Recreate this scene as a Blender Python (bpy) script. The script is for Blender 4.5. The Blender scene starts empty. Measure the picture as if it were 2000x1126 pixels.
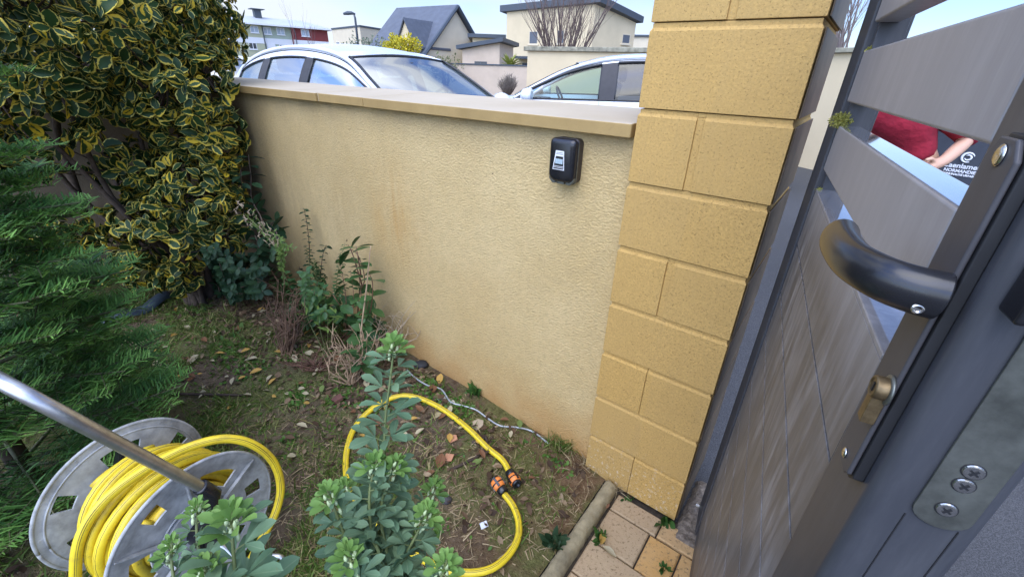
import bpy, math, random
import numpy as np
from mathutils import Matrix, Vector, noise
random.seed(7); rng = np.random.default_rng(7)
scn = bpy.context.scene; col = scn.collection
R = math.radians
# ------------------------------------------------------------------ camera
PITCH, ROLL, F = 0.46679, 0.03314, 844.1
_cp, _sp, _c, _s = math.cos(PITCH), math.sin(PITCH), math.cos(ROLL), math.sin(ROLL)
_r = np.array([1., 0, 0]); _u = np.array([0, _sp, _cp]); _f = np.array([0, _cp, -_sp])
CM = np.array([_c*_r+_s*_u, -_s*_r+_c*_u, _f])
EYE = np.array([0., 0, 1.5])
cam = bpy.data.objects.new('camera', bpy.data.cameras.new('camera')); col.objects.link(cam)
cam.matrix_world = Matrix([[CM[0][i], CM[1][i], -CM[2][i], EYE[i]] for i in range(3)]+[[0, 0, 0, 1]])
cam.data.sensor_width = 36; cam.data.lens = 36*F/2000
cam.data.clip_start = 0.03; cam.data.clip_end = 3000
scn.camera = cam
# ------------------------------------------------------------------ sky and sun
SUN_EL, SUN_AZ = R(58), R(206)     # azimuth clockwise from +Y: behind the camera, to the left
w = bpy.data.worlds.new('World'); scn.world = w; w.use_nodes = True
nt = w.node_tree; N = nt.nodes; N.clear(); Lk = nt.links.new
out = N.new('ShaderNodeOutputWorld'); bg = N.new('ShaderNodeBackground'); bg.inputs[1].default_value = 0.125
sky = N.new('ShaderNodeTexSky'); sky.sky_type = 'NISHITA'; sky.sun_disc = False
sky.sun_elevation = SUN_EL; sky.sun_rotation = SUN_AZ; sky.dust_density = .4; sky.air_density = 1.1
tc = N.new('ShaderNodeTexCoord'); mp = N.new('ShaderNodeMapping'); mp.inputs['Scale'].default_value = (1, 1, 3.2)
mp.inputs['Location'].default_value = (0.35, 0.1, 0.2)
ns = N.new('ShaderNodeTexNoise'); ns.inputs['Scale'].default_value = 1.7; ns.inputs['Detail'].default_value = 4; ns.inputs['Roughness'].default_value = .52
rp = N.new('ShaderNodeValToRGB'); rp.color_ramp.elements[0].position = .43; rp.color_ramp.elements[1].position = .63
rp.color_ramp.elements[0].color = (.02, .02, .02, 1); rp.color_ramp.elements[1].color = (.93, .93, .93, 1)
mx = N.new('ShaderNodeMix'); mx.data_type = 'RGBA'
mx.inputs[7].default_value = (4.0, 4.3, 4.75, 1)
Lk(tc.outputs['Generated'], mp.inputs[0]); Lk(mp.outputs[0], ns.inputs[0]); Lk(ns.outputs[0], rp.inputs[0])
tn = N.new('ShaderNodeMix'); tn.data_type = 'RGBA'; tn.blend_type = 'MULTIPLY'; tn.inputs[0].default_value = 1; tn.inputs[7].default_value = (.62, .71, 1., 1); Lk(sky.outputs[0], tn.inputs[6])
Lk(rp.outputs[0], mx.inputs[0]); Lk(tn.outputs[2], mx.inputs[6]); 
dotn = N.new('ShaderNodeVectorMath'); dotn.operation = 'DOT_PRODUCT'; dotn.inputs[1].default_value = (math.sin(SUN_AZ)*math.cos(SUN_EL), math.cos(SUN_AZ)*math.cos(SUN_EL), math.sin(SUN_EL))
nv = N.new('ShaderNodeVectorMath'); nv.operation = 'NORMALIZE'; Lk(tc.outputs['Generated'], nv.inputs[0]); Lk(nv.outputs[0], dotn.inputs[0])
mr_ = N.new('ShaderNodeMapRange'); mr_.interpolation_type = 'SMOOTHSTEP'; mr_.inputs[1].default_value = .1; mr_.inputs[2].default_value = .95; mr_.inputs[3].default_value = 1.; mr_.inputs[4].default_value = 3.5
Lk(dotn.outputs['Value'], mr_.inputs[0]); gm = N.new('ShaderNodeVectorMath'); gm.operation = 'SCALE'; Lk(mx.outputs[2], gm.inputs[0]); Lk(mr_.outputs[0], gm.inputs['Scale'])  # sky glow added around the sun, out of view, to light the wall softly
Lk(gm.outputs[0], bg.inputs[0]); Lk(bg.outputs[0], out.inputs[0])
sd = bpy.data.lights.new('sun', 'SUN'); sd.energy = 1.1; sd.angle = R(55); sd.color = (1, .95, .87)
sun = bpy.data.objects.new('sun', sd); col.objects.link(sun)
_sv = Vector((math.sin(SUN_AZ)*math.cos(SUN_EL), math.cos(SUN_AZ)*math.cos(SUN_EL), math.sin(SUN_EL)))
sun.rotation_euler = _sv.to_track_quat('Z', 'Y').to_euler()
scn.view_settings.view_transform = 'Standard'; scn.view_settings.look = 'None'
scn.view_settings.exposure = 0.88; scn.view_settings.gamma = 1

# ------------------------------------------------------------------ helpers
def ray(x, y):
    return CM.T @ np.array([(x-1000)/F, (563-y)/F, 1.])
def at_depth(x, y, dep): return EYE+ray(x, y)*dep
def at_dist(x, y, D):
    r = ray(x, y); return EYE+r*(D/math.hypot(r[0], r[1]))
def at_z(x, y, z):
    r = ray(x, y); return EYE+r*((z-1.5)/r[2])
YAW = -.63738
DX = np.array([math.cos(YAW), math.sin(YAW), 0]); DN = np.array([math.sin(YAW), -math.cos(YAW), 0])
P0 = np.array([0.33206, 1.29245, 0])
def WF(s, o, z): return P0+DX*s+DN*o+np.array([0, 0, z])     # wall frame: along, towards viewer, up
def tag(o, label=None, cat=None, group=None, kind=None):
    if label: o['label'] = label
    if cat: o['category'] = cat
    if group: o['group'] = group
    if kind: o['kind'] = kind
    return o
def empty(name, loc, rz=0., label=None, cat=None, group=None):
    o = bpy.data.objects.new(name, None); col.objects.link(o)
    o.location = Vector([float(a) for a in loc]); o.rotation_euler = (0, 0, rz); o.empty_display_size = .1
    return tag(o, label, cat, group)
def chain_loc(o):
    v = Vector((0, 0, 0))
    while o is not None: v = v+o.location; o = o.parent
    return v
def copy_tree(o, parent=None):
    c = o.copy(); col.objects.link(c); c.parent = parent
    for ch in [x for x in bpy.data.objects if x.parent == o]: copy_tree(ch, c)
    return c
def link_mesh(name, me, mats, parent=None, smooth=False, bevel=0, seg=2, sub=0, flat=False):
    o = bpy.data.objects.new(name, me); col.objects.link(o); o.parent = parent
    for m in (mats if isinstance(mats, (list, tuple)) else [mats]): me.materials.append(m)
    if smooth:
        me.polygons.foreach_set('use_smooth', [True]*len(me.polygons))
    if bevel:
        b = o.modifiers.new('bevel', 'BEVEL'); b.width = bevel; b.segments = seg; b.limit_method = 'ANGLE'; b.angle_limit = R(35)
        if not smooth and not flat: b.harden_normals = True; me.polygons.foreach_set('use_smooth', [True]*len(me.polygons))
    if sub:
        b = o.modifiers.new('sub', 'SUBSURF'); b.levels = sub; b.render_levels = sub
    return o
class MB:
    def __init__(s): s.v = []; s.f = []; s.m = []
    def add(s, vs, fs, mi=0):
        k = len(s.v); s.v += [tuple(float(c) for c in p) for p in vs]
        s.f += [tuple(i+k for i in f) for f in fs]; s.m += [mi]*len(fs); return s
    def hexa(s, p, mi=0):    # 8 points: bottom 4 ccw, top 4 ccw
        return s.add(p, [(3, 2, 1, 0), (4, 5, 6, 7), (0, 1, 5, 4), (1, 2, 6, 5), (2, 3, 7, 6), (3, 0, 4, 7)], mi)
    def box(s, x0, x1, y0, y1, z0, z1, T=None, mi=0):
        p = [(x0, y0, z0), (x1, y0, z0), (x1, y1, z0), (x0, y1, z0), (x0, y0, z1), (x1, y0, z1), (x1, y1, z1), (x0, y1, z1)]
        if T: p = [T(*q) for q in p]
        return s.hexa(p, mi)
    def tube(s, pts, rad, n=10, cap=True, flat=1., mi=0):
        P = [np.array(p, float) for p in pts]; m = len(P)
        rad = [rad]*m if not hasattr(rad, '__len__') else rad
        T = []
        for i in range(m):
            t = P[min(i+1, m-1)]-P[max(i-1, 0)]; T.append(t/max(np.linalg.norm(t), 1e-9))
        ref = np.array([0, 0, 1.]) if abs(T[0][2]) < .9 else np.array([1., 0, 0])
        u = np.cross(T[0], ref); u /= np.linalg.norm(u); vs = []
        for i in range(m):
            u = u-T[i]*np.dot(u, T[i]); u /= max(np.linalg.norm(u), 1e-9); v = np.cross(T[i], u)
            for k in range(n):
                a = 2*math.pi*k/n; vs.append(P[i]+rad[i]*(math.cos(a)*u*flat+math.sin(a)*v))
        fs = [(i*n+k, i*n+(k+1) % n, (i+1)*n+(k+1) % n, (i+1)*n+k) for i in range(m-1) for k in range(n)]
        if cap: fs += [tuple(range(n-1, -1, -1)), tuple((m-1)*n+k for k in range(n))]
        return s.add(vs, fs, mi)
    def prism(s, poly, z0, z1, T=None, mi=0):   # poly in (x,y) ccw, extruded in z
        n = len(poly); p = [(a, b, z0) for a, b in poly]+[(a, b, z1) for a, b in poly]
        if T: p = [T(*q) for q in p]
        return s.add(p, [tuple(range(n-1, -1, -1)), tuple(range(n, 2*n))]+[(i, (i+1) % n, n+(i+1) % n, n+i) for i in range(n)], mi)
    def lathe(s, prof, n=24, T=None, mi=0):     # prof (r,z)
        vs = [(r*math.cos(2*math.pi*k/n), r*math.sin(2*math.pi*k/n), z) for r, z in prof for k in range(n)]
        if T: vs = [T(*q) for q in vs]
        m = len(prof)
        fs = [(i*n+k, i*n+(k+1) % n, (i+1)*n+(k+1) % n, (i+1)*n+k) for i in range(m-1) for k in range(n)]
        fs += [tuple(range(n-1, -1, -1)), tuple((m-1)*n+k for k in range(n))]
        return s.add(vs, fs, mi)
    def build(s, name, mats, parent=None, local=False, **kw):
        v = s.v
        if parent is not None and not local:
            L = chain_loc(parent); v = [(a-L.x, b-L.y, c-L.z) for a, b, c in v]
        me = bpy.data.meshes.new(name); me.from_pydata(v, [], s.f); me.update()
        if any(s.m): me.polygons.foreach_set('material_index', s.m)
        return link_mesh(name, me, mats, parent, **kw)

# ------------------------------------------------------------------ materials
class G:
    """small node-graph helper"""
    def __init__(s, name):
        s.mat = bpy.data.materials.new(name); s.mat.use_nodes = True; s.t = s.mat.node_tree
        s.b = s.t.nodes['Principled BSDF']; s.out = s.t.nodes['Material Output']
        s.tc = s.t.nodes.new('ShaderNodeTexCoord')
    def L(s, a, b): s.t.links.new(a, b)
    def n(s, ty, **kw):
        x = s.t.nodes.new('ShaderNode'+ty)
        for k, v in kw.items(): setattr(x, k, v)
        return x
    def noise(s, scale, detail=4, rough=.55, stretch=None, src='Object', dist=0):
        x = s.n('TexNoise'); x.inputs['Scale'].default_value = scale; x.inputs['Detail'].default_value = detail
        x.inputs['Roughness'].default_value = rough; x.inputs['Distortion'].default_value = dist
        if stretch:
            m = s.n('Mapping'); m.inputs['Scale'].default_value = stretch; s.L(s.tc.outputs[src], m.inputs[0]); s.L(m.outputs[0], x.inputs[0])
        else: s.L(s.tc.outputs[src], x.inputs[0])
        return x.outputs[0]
    def vor(s, scale, feature='F1', out=0):
        x = s.n('TexVoronoi'); x.feature = feature; x.inputs['Scale'].default_value = scale; s.L(s.tc.outputs['Object'], x.inputs[0]); return x.outputs[out]
    def ramp(s, v, a, b, ca=(0, 0, 0, 1), cb=(1, 1, 1, 1)):
        if a > b: a, b, ca, cb = b, a, cb, ca
        x = s.n('ValToRGB'); e = x.color_ramp.elements; e[0].position = a; e[1].position = b; e[0].color = ca; e[1].color = cb
        s.L(v, x.inputs[0]); return x.outputs[0]
    def mix(s, fac, a, b, blend='MIX'):
        x = s.n('Mix'); x.data_type = 'RGBA'; x.blend_type = blend
        for v, i in ((fac, 0), (a, 6), (b, 7)):
            if isinstance(v, (int, float)): x.inputs[i].default_value = v
            elif isinstance(v, tuple): x.inputs[i].default_value = v if len(v) == 4 else v+(1,)
            else: s.L(v, x.inputs[i])
        return x.outputs[2]
    def math(s, op, a, b=0., clamp=False):
        x = s.n('Math'); x.operation = op; x.use_clamp = clamp
        for v, i in ((a, 0), (b, 1)):
            if isinstance(v, (int, float)): x.inputs[i].default_value = v
            else: s.L(v, x.inputs[i])
        return x.outputs[0]
    def xyz(s, src='Object'):
        x = s.n('SeparateXYZ'); s.L(s.tc.outputs[src], x.inputs[0]); return x.outputs
    def bump(s, h, strength=.5, dist=.01):
        x = s.n('Bump'); x.inputs['Strength'].default_value = strength; x.inputs['Distance'].default_value = dist
        s.L(h, x.inputs['Height']); s.L(x.outputs[0], s.b.inputs['Normal'])
    def set(s, col=None, rough=None, metal=None, spec=None, coat=None):
        for v, k in ((col, 'Base Color'), (rough, 'Roughness'), (metal, 'Metallic'), (spec, 'Specular IOR Level'), (coat, 'Coat Weight')):
            if v is None: continue
            if isinstance(v, (int, float)): s.b.inputs[k].default_value = v
            elif isinstance(v, tuple): s.b.inputs[k].default_value = v if len(v) == 4 else v+(1,)
            else: s.L(v, s.b.inputs[k])
        return s.mat
def simple(name, c, rough=.6, metal=0., var=.12, vs=12., bump=0., bs=80., bd=.002, spec=.5, coat=0.):
    g = G(name); c2 = tuple(min(1, a*(1+var)) for a in c); c1 = tuple(a*(1-var) for a in c)
    cc = g.mix(g.ramp(g.noise(vs, 6, .6), .3, .7), c1, c2)
    if bump: g.bump(g.noise(bs, 4), bump, bd)
    g.set(cc, rough, metal, spec, coat); return g.mat
def lin(r, g, b):
    f = lambda c: ((c/255+.055)/1.055)**2.4 if c > 10 else c/255/12.92
    return (f(r), f(g), f(b))

# ---- rendered garden wall (object x = along wall, z = height)
def m_render():
    g = G('render_wall')
    x, y, z = g.xyz()
    big = g.noise(1.6, 5, .6); fine = g.noise(45, 5, .6)
    c = g.mix(g.ramp(big, .35, .68), (.575, .415, .188), (.675, .51, .255))
    c = g.mix(g.math('MULTIPLY', g.ramp(fine, .42, .6), .22), c, (.42, .31, .155))
    # rust coloured run marks
    def band(s0, wd, z0, z1, soft=.25):
        a = g.math('DIVIDE', g.math('ABSOLUTE', g.math('SUBTRACT', x, s0)), wd)
        wob = g.math('MULTIPLY', g.math('SUBTRACT', g.noise(5, 4, .6, (1, 1, .5)), .5), 1.1)
        a = g.math('SUBTRACT', 1., g.math('ADD', a, wob), True)
        b1 = g.math('MULTIPLY', g.math('SUBTRACT', z, z0), 1/soft, True); b2 = g.math('MULTIPLY', g.math('SUBTRACT', z1, z), 1/soft, True)
        return g.math('MULTIPLY', a, g.math('MULTIPLY', b1, b2))
    streak = g.ramp(g.noise(9, 5, .65, (3.2, 1, .35)), .35, .62)
    st = g.math('MULTIPLY', band(-1.16, .26, .45, 1.2, .35), g.math('ADD', g.math('MULTIPLY', streak, .6), .22), True)
    c = g.mix(st, c, (.52, .29, .085))
    st2 = g.math('MULTIPLY', band(-1.62, .14, .5, 1.05, .3), g.math('MULTIPLY', streak, .5))
    c = g.mix(st2, c, (.42, .25, .09))
    st3 = g.math('MULTIPLY', band(-2.15, .3, .4, 1.1, .3), g.math('MULTIPLY', streak, .3))
    c = g.mix(st3, c, (.30, .21, .11))
    st4 = g.math('MULTIPLY', band(-.62, .2, .35, .8, .3), g.math('MULTIPLY', streak, .3))
    c = g.mix(st4, c, (.5, .29, .1))
    # splash of soil near the ground, and general dirt and the shrub's painted shade stronger to the left
    low = g.math('SUBTRACT', g.math('MULTIPLY', g.math('SUBTRACT', .36, z), 3.2, True), g.math('MULTIPLY', g.math('SUBTRACT', g.noise(6, 5, .65), .35), 1.2), True)
    c = g.mix(g.math('MULTIPLY', low, .85), c, (.47, .25, .08))
    lf = g.math('MULTIPLY', g.math('SUBTRACT', -1.0, x), .45, True)
    c = g.mix(g.math('MULTIPLY', lf, g.math('MULTIPLY', .6, g.ramp(g.noise(2.4, 6, .65, (1.5, 1, .5)), .3, .75))), c, (.40, .29, .15))
    shrub_shade = g.math('MULTIPLY', g.math('SUBTRACT', g.math('ADD', -2.62, g.math('MULTIPLY', g.noise(4, 4, .6), .3)), x), 7., True); c = g.mix(g.math('MULTIPLY', shrub_shade, .85), c, (.15, .115, .075))  # shrub's shadow painted into the wall colour at its left end
    top = g.math('MULTIPLY', g.math('SUBTRACT', z, 1.21), 8., True)
    c = g.mix(g.math('MULTIPLY', top, g.math('MULTIPLY', g.ramp(g.noise(7, 5, .6, (1.4, 1, .8)), .25, .6), .55)), c, (.33, .26, .15))
    grit = g.ramp(g.noise(115, 3, .62, (.85, 1, 1.15)), .40, .60); h = g.math('ADD', g.math('MULTIPLY', grit, .65), g.math('MULTIPLY', g.noise(330, 3, .6), .45))
    pit = g.ramp(g.noise(95, 3, .65, (.8, 1, 1.25)), .43, .36); c = g.mix(g.math('MULTIPLY', pit, .28), c, (.34, .24, .11))
    specks = g.ramp(g.noise(19, 2, .5), .215, .205); c = g.mix(g.math('MULTIPLY', specks, .85), c, (.06, .04, .02))
    g.bump(h, .8, .0042)
    return g.set(c, .93, spec=.2)
def m_block(name='split_block', base=(.625, .385, .118), pit=(.16, .09, .03)):
    g = G(name)
    big = g.noise(3.3, 6, .65); c = g.mix(g.ramp(big, .3, .7), tuple(a*.84 for a in base), tuple(min(1, a*1.1) for a in base))
    sp = g.noise(150, 4, .7); c = g.mix(g.ramp(sp, .36, .66), tuple(a*.72 for a in base), c)
    pn = g.noise(210, 2, .6); pits = g.ramp(pn, .38, .33)
    c = g.mix(g.math('MULTIPLY', pits, .6), c, pit)
    sp2 = g.ramp(g.noise(190, 2, .5), .72, .78); c = g.mix(g.math('MULTIPLY', sp2, .35), c, (.72, .58, .32))
    x, y, z = g.xyz()
    wn = g.n('TexWhiteNoise'); wn.noise_dimensions = '2D'; cv_ = g.n('CombineXYZ'); g.L(g.math('FLOOR', g.math('DIVIDE', g.math('SUBTRACT', z, .00856), .20121)), cv_.inputs[0]); g.L(g.math('FLOOR', g.math('DIVIDE', x, .19)), cv_.inputs[1]); g.L(cv_.outputs[0], wn.inputs[0])
    c = g.mix(g.math('MULTIPLY', wn.outputs[0], .42), c, (.44, .29, .11))
    rain = g.ramp(g.noise(6, 6, .7, (3, 3, .35)), .5, .72); c = g.mix(g.math('MULTIPLY', rain, .22), c, (.36, .24, .10))
    lowz = g.math('MULTIPLY', g.math('SUBTRACT', .27, z), 5., True)
    ef = g.math('MULTIPLY', lowz, g.ramp(g.noise(60, 4, .7), .56, .64)); c = g.mix(g.math('MULTIPLY', ef, .65), c, (.68, .6, .46))
    topd = g.math('MULTIPLY', g.math('SUBTRACT', z, 1.0), .9, True)
    c = g.mix(g.math('MULTIPLY', topd, .45), c, (.50, .35, .15))
    h = g.math('ADD', g.noise(120, 5, .7), g.math('MULTIPLY', pits, -1.2))
    g.bump(h, .55, .003)
    return g.set(c, .9, spec=.25)
def m_coping():
    g = G('coping_stone'); big = g.noise(4, 6, .65)
    nrm = g.n('SeparateXYZ'); geo = g.n('NewGeometry'); g.L(geo.outputs['Normal'], nrm.inputs[0])
    c = g.mix(g.ramp(big, .3, .7), (.30, .20, .075), (.44, .30, .12))
    c = g.mix(g.ramp(g.noise(110, 4, .7), .45, .3), c, (.33, .22, .09))
    # the top face is paler and greyer than the front
    top = g.ramp(nrm.outputs[2], .5, .8)
    tcx = g.mix(g.ramp(g.noise(3, 6, .6), .3, .75), (.43, .355, .245), (.50, .42, .305))
    c = g.mix(top, c, tcx)
    g.bump(g.noise(150, 4, .7), .35, .002); return g.set(c, .82, spec=.3)
def m_gate(name='gate_paint', lo=(.078, .075, .074), hi=(.375, .358, .35), k0=.10, kz=.62, rough=.26, runs=.62):
    g = G(name); x, y, z = g.xyz()
    run = g.ramp(g.noise(14, 4, .6, (2.6, 2.6, .36), dist=.3), .42, .70); brk = g.ramp(g.noise(4, 4, .6), .38, .62); fine = g.ramp(g.noise(60, 5, .75, (3.4, 3.4, .35)), .45, .7); big = g.ramp(g.noise(2.6, 4, .6), .3, .7)
    slat_pale = g.math('MULTIPLY', g.math('SUBTRACT', z, 1.20), kz/.12, True); slat_pale = g.math('MINIMUM', slat_pale, kz)     # paler above the solid panel, on the open slats
    st = g.math('MULTIPLY', g.math('MULTIPLY', run, g.math('ADD', g.math('MULTIPLY', brk, .7), .3)), g.math('SUBTRACT', runs, g.math('MULTIPLY', slat_pale, .6)))
    f = g.math('ADD', slat_pale, g.math('ADD', st, g.math('ADD', g.math('MULTIPLY', fine, .09), g.math('MULTIPLY', big, k0))), True)
    c = g.mix(f, lo, hi)
    geo = g.n('NewGeometry'); sn = g.n('SeparateXYZ'); g.L(geo.outputs['Normal'], sn.inputs[0]); wet = g.ramp(sn.outputs[2], .6, .9)      # rain water still lies on the upward faces
    rr_ = g.n('Mix'); rr_.data_type = 'FLOAT'; g.L(wet, rr_.inputs[0]); rr_.inputs[2].default_value = rough+.12; rr_.inputs[3].default_value = .05; g.L(rr_.outputs[0], g.b.inputs['Roughness'])
    g.L(wet, g.b.inputs['Coat Weight'])
    return g.set(c, spec=.32)
def m_soil():
    g = G('garden_soil')
    n1 = g.noise(3.1, 8, .66); n2 = g.noise(26, 7, .72); n3 = g.noise(1.2, 5, .6)
    soil = g.mix(g.ramp(n2, .3, .7), (.075, .055, .036), (.22, .16, .10))
    clay = g.mix(g.ramp(n2, .35, .7), (.13, .075, .038), (.27, .17, .09))
    moss = g.mix(g.ramp(g.noise(60, 5, .7), .35, .65), (.075, .092, .025), (.21, .225, .07))
    x, y, z = g.xyz()
    # clay shows on the right, moss spreads in patches
    fx = g.math('ADD', g.math('MULTIPLY', x, .75), .55)
    cl = g.math('MULTIPLY', g.ramp(g.math('ADD', fx, g.math('SUBTRACT', n1, .5)), .3, .62), .9)
    c = g.mix(cl, soil, clay)
    mm = g.ramp(g.math('ADD', n1, g.math('MULTIPLY', g.math('SUBTRACT', n3, .5), .7)), .44, .56)
    c = g.mix(g.math('MULTIPLY', mm, .75), c, moss)
    g.bump(g.math('ADD', n2, g.noise(120, 5, .7)), .9, .02)
    return g.set(c, .95, spec=.2)
def m_asphalt(name, a=.045, b=.12):
    g = G(name); sp = g.noise(230, 3, .7); big = g.noise(.6, 4, .5)
    c = g.mix(g.ramp(sp, .42, .62), (a, a, a*1.05), (b*1.6, b*1.6, b*1.62)); c = g.mix(.25, c, g.mix(g.ramp(big, .3, .7), (a, a, a), (b*1.3, b*1.28, b*1.25)))
    g.bump(sp, .6, .004); return g.set(c, .8, spec=.4)
def m_paver():
    g = G('paver_stone'); r = g.n('Attribute'); r.attribute_name = 'rnd'
    c = g.mix(r.outputs['Fac'], (.54, .30, .09), (.40, .29, .17))
    c = g.mix(g.ramp(g.noise(90, 5, .7), .34, .46), tuple([.17, .115, .06]), c)
    c = g.mix(g.math('MULTIPLY', g.ramp(g.noise(8, 5, .6), .45, .7), .18), c, (.5, .40, .24))
    g.bump(g.noise(70, 5, .7), .7, .005); return g.set(c, .9, spec=.25)
def m_leaf(name, c1, c2, rough=.4, vein=None, edge=None, edge_at=.6, trans=.25, vivid=.0, dull=None):
    """leaf: u runs across the blade, v from base to tip; 'rnd' varies per leaf"""
    g = G(name); uv = g.n('UVMap'); s = g.n('SeparateXYZ'); g.L(uv.outputs[0], s.inputs[0]); u, v = s.outputs[0], s.outputs[1]
    r = g.n('Attribute'); r.attribute_name = 'rnd'; rf = r.outputs['Fac']
    c = g.mix(rf, c1, c2)
    e = g.math('ABSOLUTE', g.math('SUBTRACT', g.math('MULTIPLY', u, 2.), 1.))
    if dull is not None: c = g.mix(g.ramp(rf, .70, .92), c, dull)
    if vein is not None:
        c = g.mix(g.math('MULTIPLY', g.math('SUBTRACT', 1., g.math('MULTIPLY', e, 9., True), True), .7), c, vein)
    if edge is not None:
        nn = g.noise(70, 2, .5); ev = g.math('POWER', g.math('ABSOLUTE', g.math('SUBTRACT', g.math('MULTIPLY', v, 2.), 1.)), 5.)
        ee = g.math('MAXIMUM', e, ev)
        th = g.math('ADD', ee, g.math('MULTIPLY', g.math('SUBTRACT', nn, .5), .75))
        th = g.math('ADD', th, g.math('MULTIPLY', g.math('SUBTRACT', g.math('POWER', rf, 3.), .25), .5+vivid))
        ecol = g.mix(g.ramp(rf, .1, .9), edge[0], edge[1])
        c = g.mix(g.ramp(th, edge_at, edge_at+.09), c, ecol)
    c = g.mix(g.math('MULTIPLY', g.ramp(g.noise(45, 4, .6), .35, .70), .22), c, tuple(a*.6 for a in c1))
    c = g.mix(g.math('MULTIPLY', g.ramp(g.noise(30, 3, .6), .68, .73), .55), c, (.17, .11, .045))
    g.set(c, rough, spec=.22)
    if trans:
        t = g.n('BsdfTranslucent'); g.L(c, t.inputs[0]); m = g.n('MixShader'); m.inputs[0].default_value = trans
        g.L(g.b.outputs[0], m.inputs[1]); g.L(t.outputs[0], m.inputs[2]); g.L(m.outputs[0], g.out.inputs[0])
    return g.mat
def m_glass(name, tint=(.55, .68, .68), mixw=.25, refl=(.6, .7, .8)):
    g = G(name); t = g.n('BsdfTransparent'); t.inputs[0].default_value = tint+(1,)
    gl = g.n('BsdfGlossy'); gl.inputs[0].default_value = (1, 1, 1, 1); gl.inputs[1].default_value = .02
    fr = g.n('Fresnel'); fr.inputs[0].default_value = 1.5
    m = g.n('MixShader'); fac = g.math('ADD', g.math('MULTIPLY', fr.outputs[0], .55), mixw, True); g.L(fac, m.inputs[0])
    g.L(t.outputs[0], m.inputs[1]); g.L(gl.outputs[0], m.inputs[2]); g.L(m.outputs[0], g.out.inputs[0]); return g.mat
M = {}
M['render'] = m_render(); M['block'] = m_block(); M['coping'] = m_coping(); M['gate'] = m_gate(); M['gate_frame'] = m_gate('gate_frame_paint', (.040, .042, .048), (.15, .15, .152), .10, .05, .28, .22); M['plate'] = m_gate('handle_plate_paint', (.045, .043, .045), (.13, .125, .13), .2, .0, .36, .2)
M['soil'] = m_soil(); M['asphalt'] = m_asphalt('asphalt', .028, .062); M['paver'] = m_paver()
M['edging'] = simple('edging_concrete', (.27, .225, .13), .92, var=.4, vs=18, bump=.7, bs=90, bd=.004)
M['threshold'] = simple('threshold_concrete', (.17, .135, .10), .92, var=.55, vs=85, bump=1., bs=90, bd=.008)
M['black'] = simple('black_plastic', (.014, .014, .016), .24, var=.3, bump=.1, bs=400, bd=.0004)
M['black_rub'] = simple('edge_shade_black', (.012, .012, .013), .55)
M['chrome'] = simple('chrome', (.62, .60, .56), .22, 1., var=.15, vs=200)
M['steel'] = simple('worn_steel', (.17, .175, .15), .40, .75, var=.35, vs=45, bump=.15, bs=120, bd=.0006)
M['brass'] = simple('aged_brass', (.17, .12, .06), .48, .8, var=.35, vs=150)
M['alu'] = simple('aluminium_tube', (.50, .49, .48), .34, .9, var=.22, vs=30, bump=.1, bs=90, bd=.0006)
M['hose'] = simple('yellow_hose', (.80, .60, .02), .38, var=.10, vs=9, bump=.1, bs=90, bd=.001)
M['hose_dirty'] = simple('yellow_hose_worn', (.66, .49, .03), .5, var=.22, vs=14, bump=.15, bs=120, bd=.001)
def m_hose(name, base, amt):
    g = G(name); c = g.mix(g.ramp(g.noise(9, 4, .6), .3, .7), tuple(a*.9 for a in base), base)
    c = g.mix(g.math('MULTIPLY', g.ramp(g.noise(26, 7, .75), .50, .68), amt), c, (.26, .17, .05)); c = g.mix(g.math('MULTIPLY', g.ramp(g.noise(90, 3, .7), .62, .70), amt), c, (.12, .08, .03))
    g.bump(g.noise(90, 4), .12, .001); return g.set(c, .45)
M['hose'] = m_hose('yellow_hose', (.78, .58, .025), .38); M['hose_dirty'] = m_hose('yellow_hose_worn', (.66, .48, .03), .6)
M['stripe'] = simple('hose_stripe', (.05, .035, .02), .5)
M['orange'] = simple('orange_plastic', (.80, .24, .05), .4)
M['reel'] = simple('grey_reel_plastic', (.34, .345, .33), .6, var=.38, vs=26, bump=.15, bs=60, bd=.001)
M['bark'] = simple('bark', (.075, .052, .036), .9, var=.4, vs=40, bump=.8, bs=60, bd=.004)
M['stem_green'] = simple('green_stem', (.13, .16, .05), .6, var=.3)
M['stem_red'] = simple('reddish_stem', (.16, .075, .045), .6, var=.3)
M['dry'] = simple('dry_twig', (.36, .25, .15), .85, var=.35, vs=30)
M['darktwig'] = simple('dark_twig', (.05, .032, .022), .8, var=.4)

# ------------------------------------------------------------------ leaf batches (all triangles, numpy)
def leaf_template(rows, cols=3, fold=.12, droop=.15):
    """rows: list of (t, half width); returns verts, tris, uvs. y along, x across, z up"""
    V = []; UV = []; T = []
    xs = np.linspace(-1, 1, cols)
    for (t, hw) in rows:
        for x in xs:
            V.append((x*hw, t, fold*abs(x)*hw*2-droop*t*t)); UV.append(((x+1)/2, t))
    for i in range(len(rows)-1):
        for k in range(cols-1):
            a = i*cols+k; b = a+1; c = a+cols+1; d = a+cols
            if rows[i][1] > 1e-6: T.append((a, b, c))
            if rows[i+1][1] > 1e-6: T.append((a, c, d))
            if rows[i][1] <= 1e-6: pass
    # ends: a zero-width row still needs one triangle per column
    T2 = []
    for i in range(len(rows)-1):
        for k in range(cols-1):
            a = i*cols+k; b = a+1; c = a+cols+1; d = a+cols
            if rows[i][1] <= 1e-6: T2.append((a, c, d))
            elif rows[i+1][1] <= 1e-6: T2.append((a, b, c))
            else: T2 += [(a, b, c), (a, c, d)]
    return np.array(V), np.array(T2), np.array(UV)
OVAL = leaf_template([(0, .0), (.12, .10), (.35, .26), (.62, .29), (.85, .17), (1, 0)])
LANCE = leaf_template([(0, .0), (.2, .09), (.5, .13), (.8, .08), (1, 0)])
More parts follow.
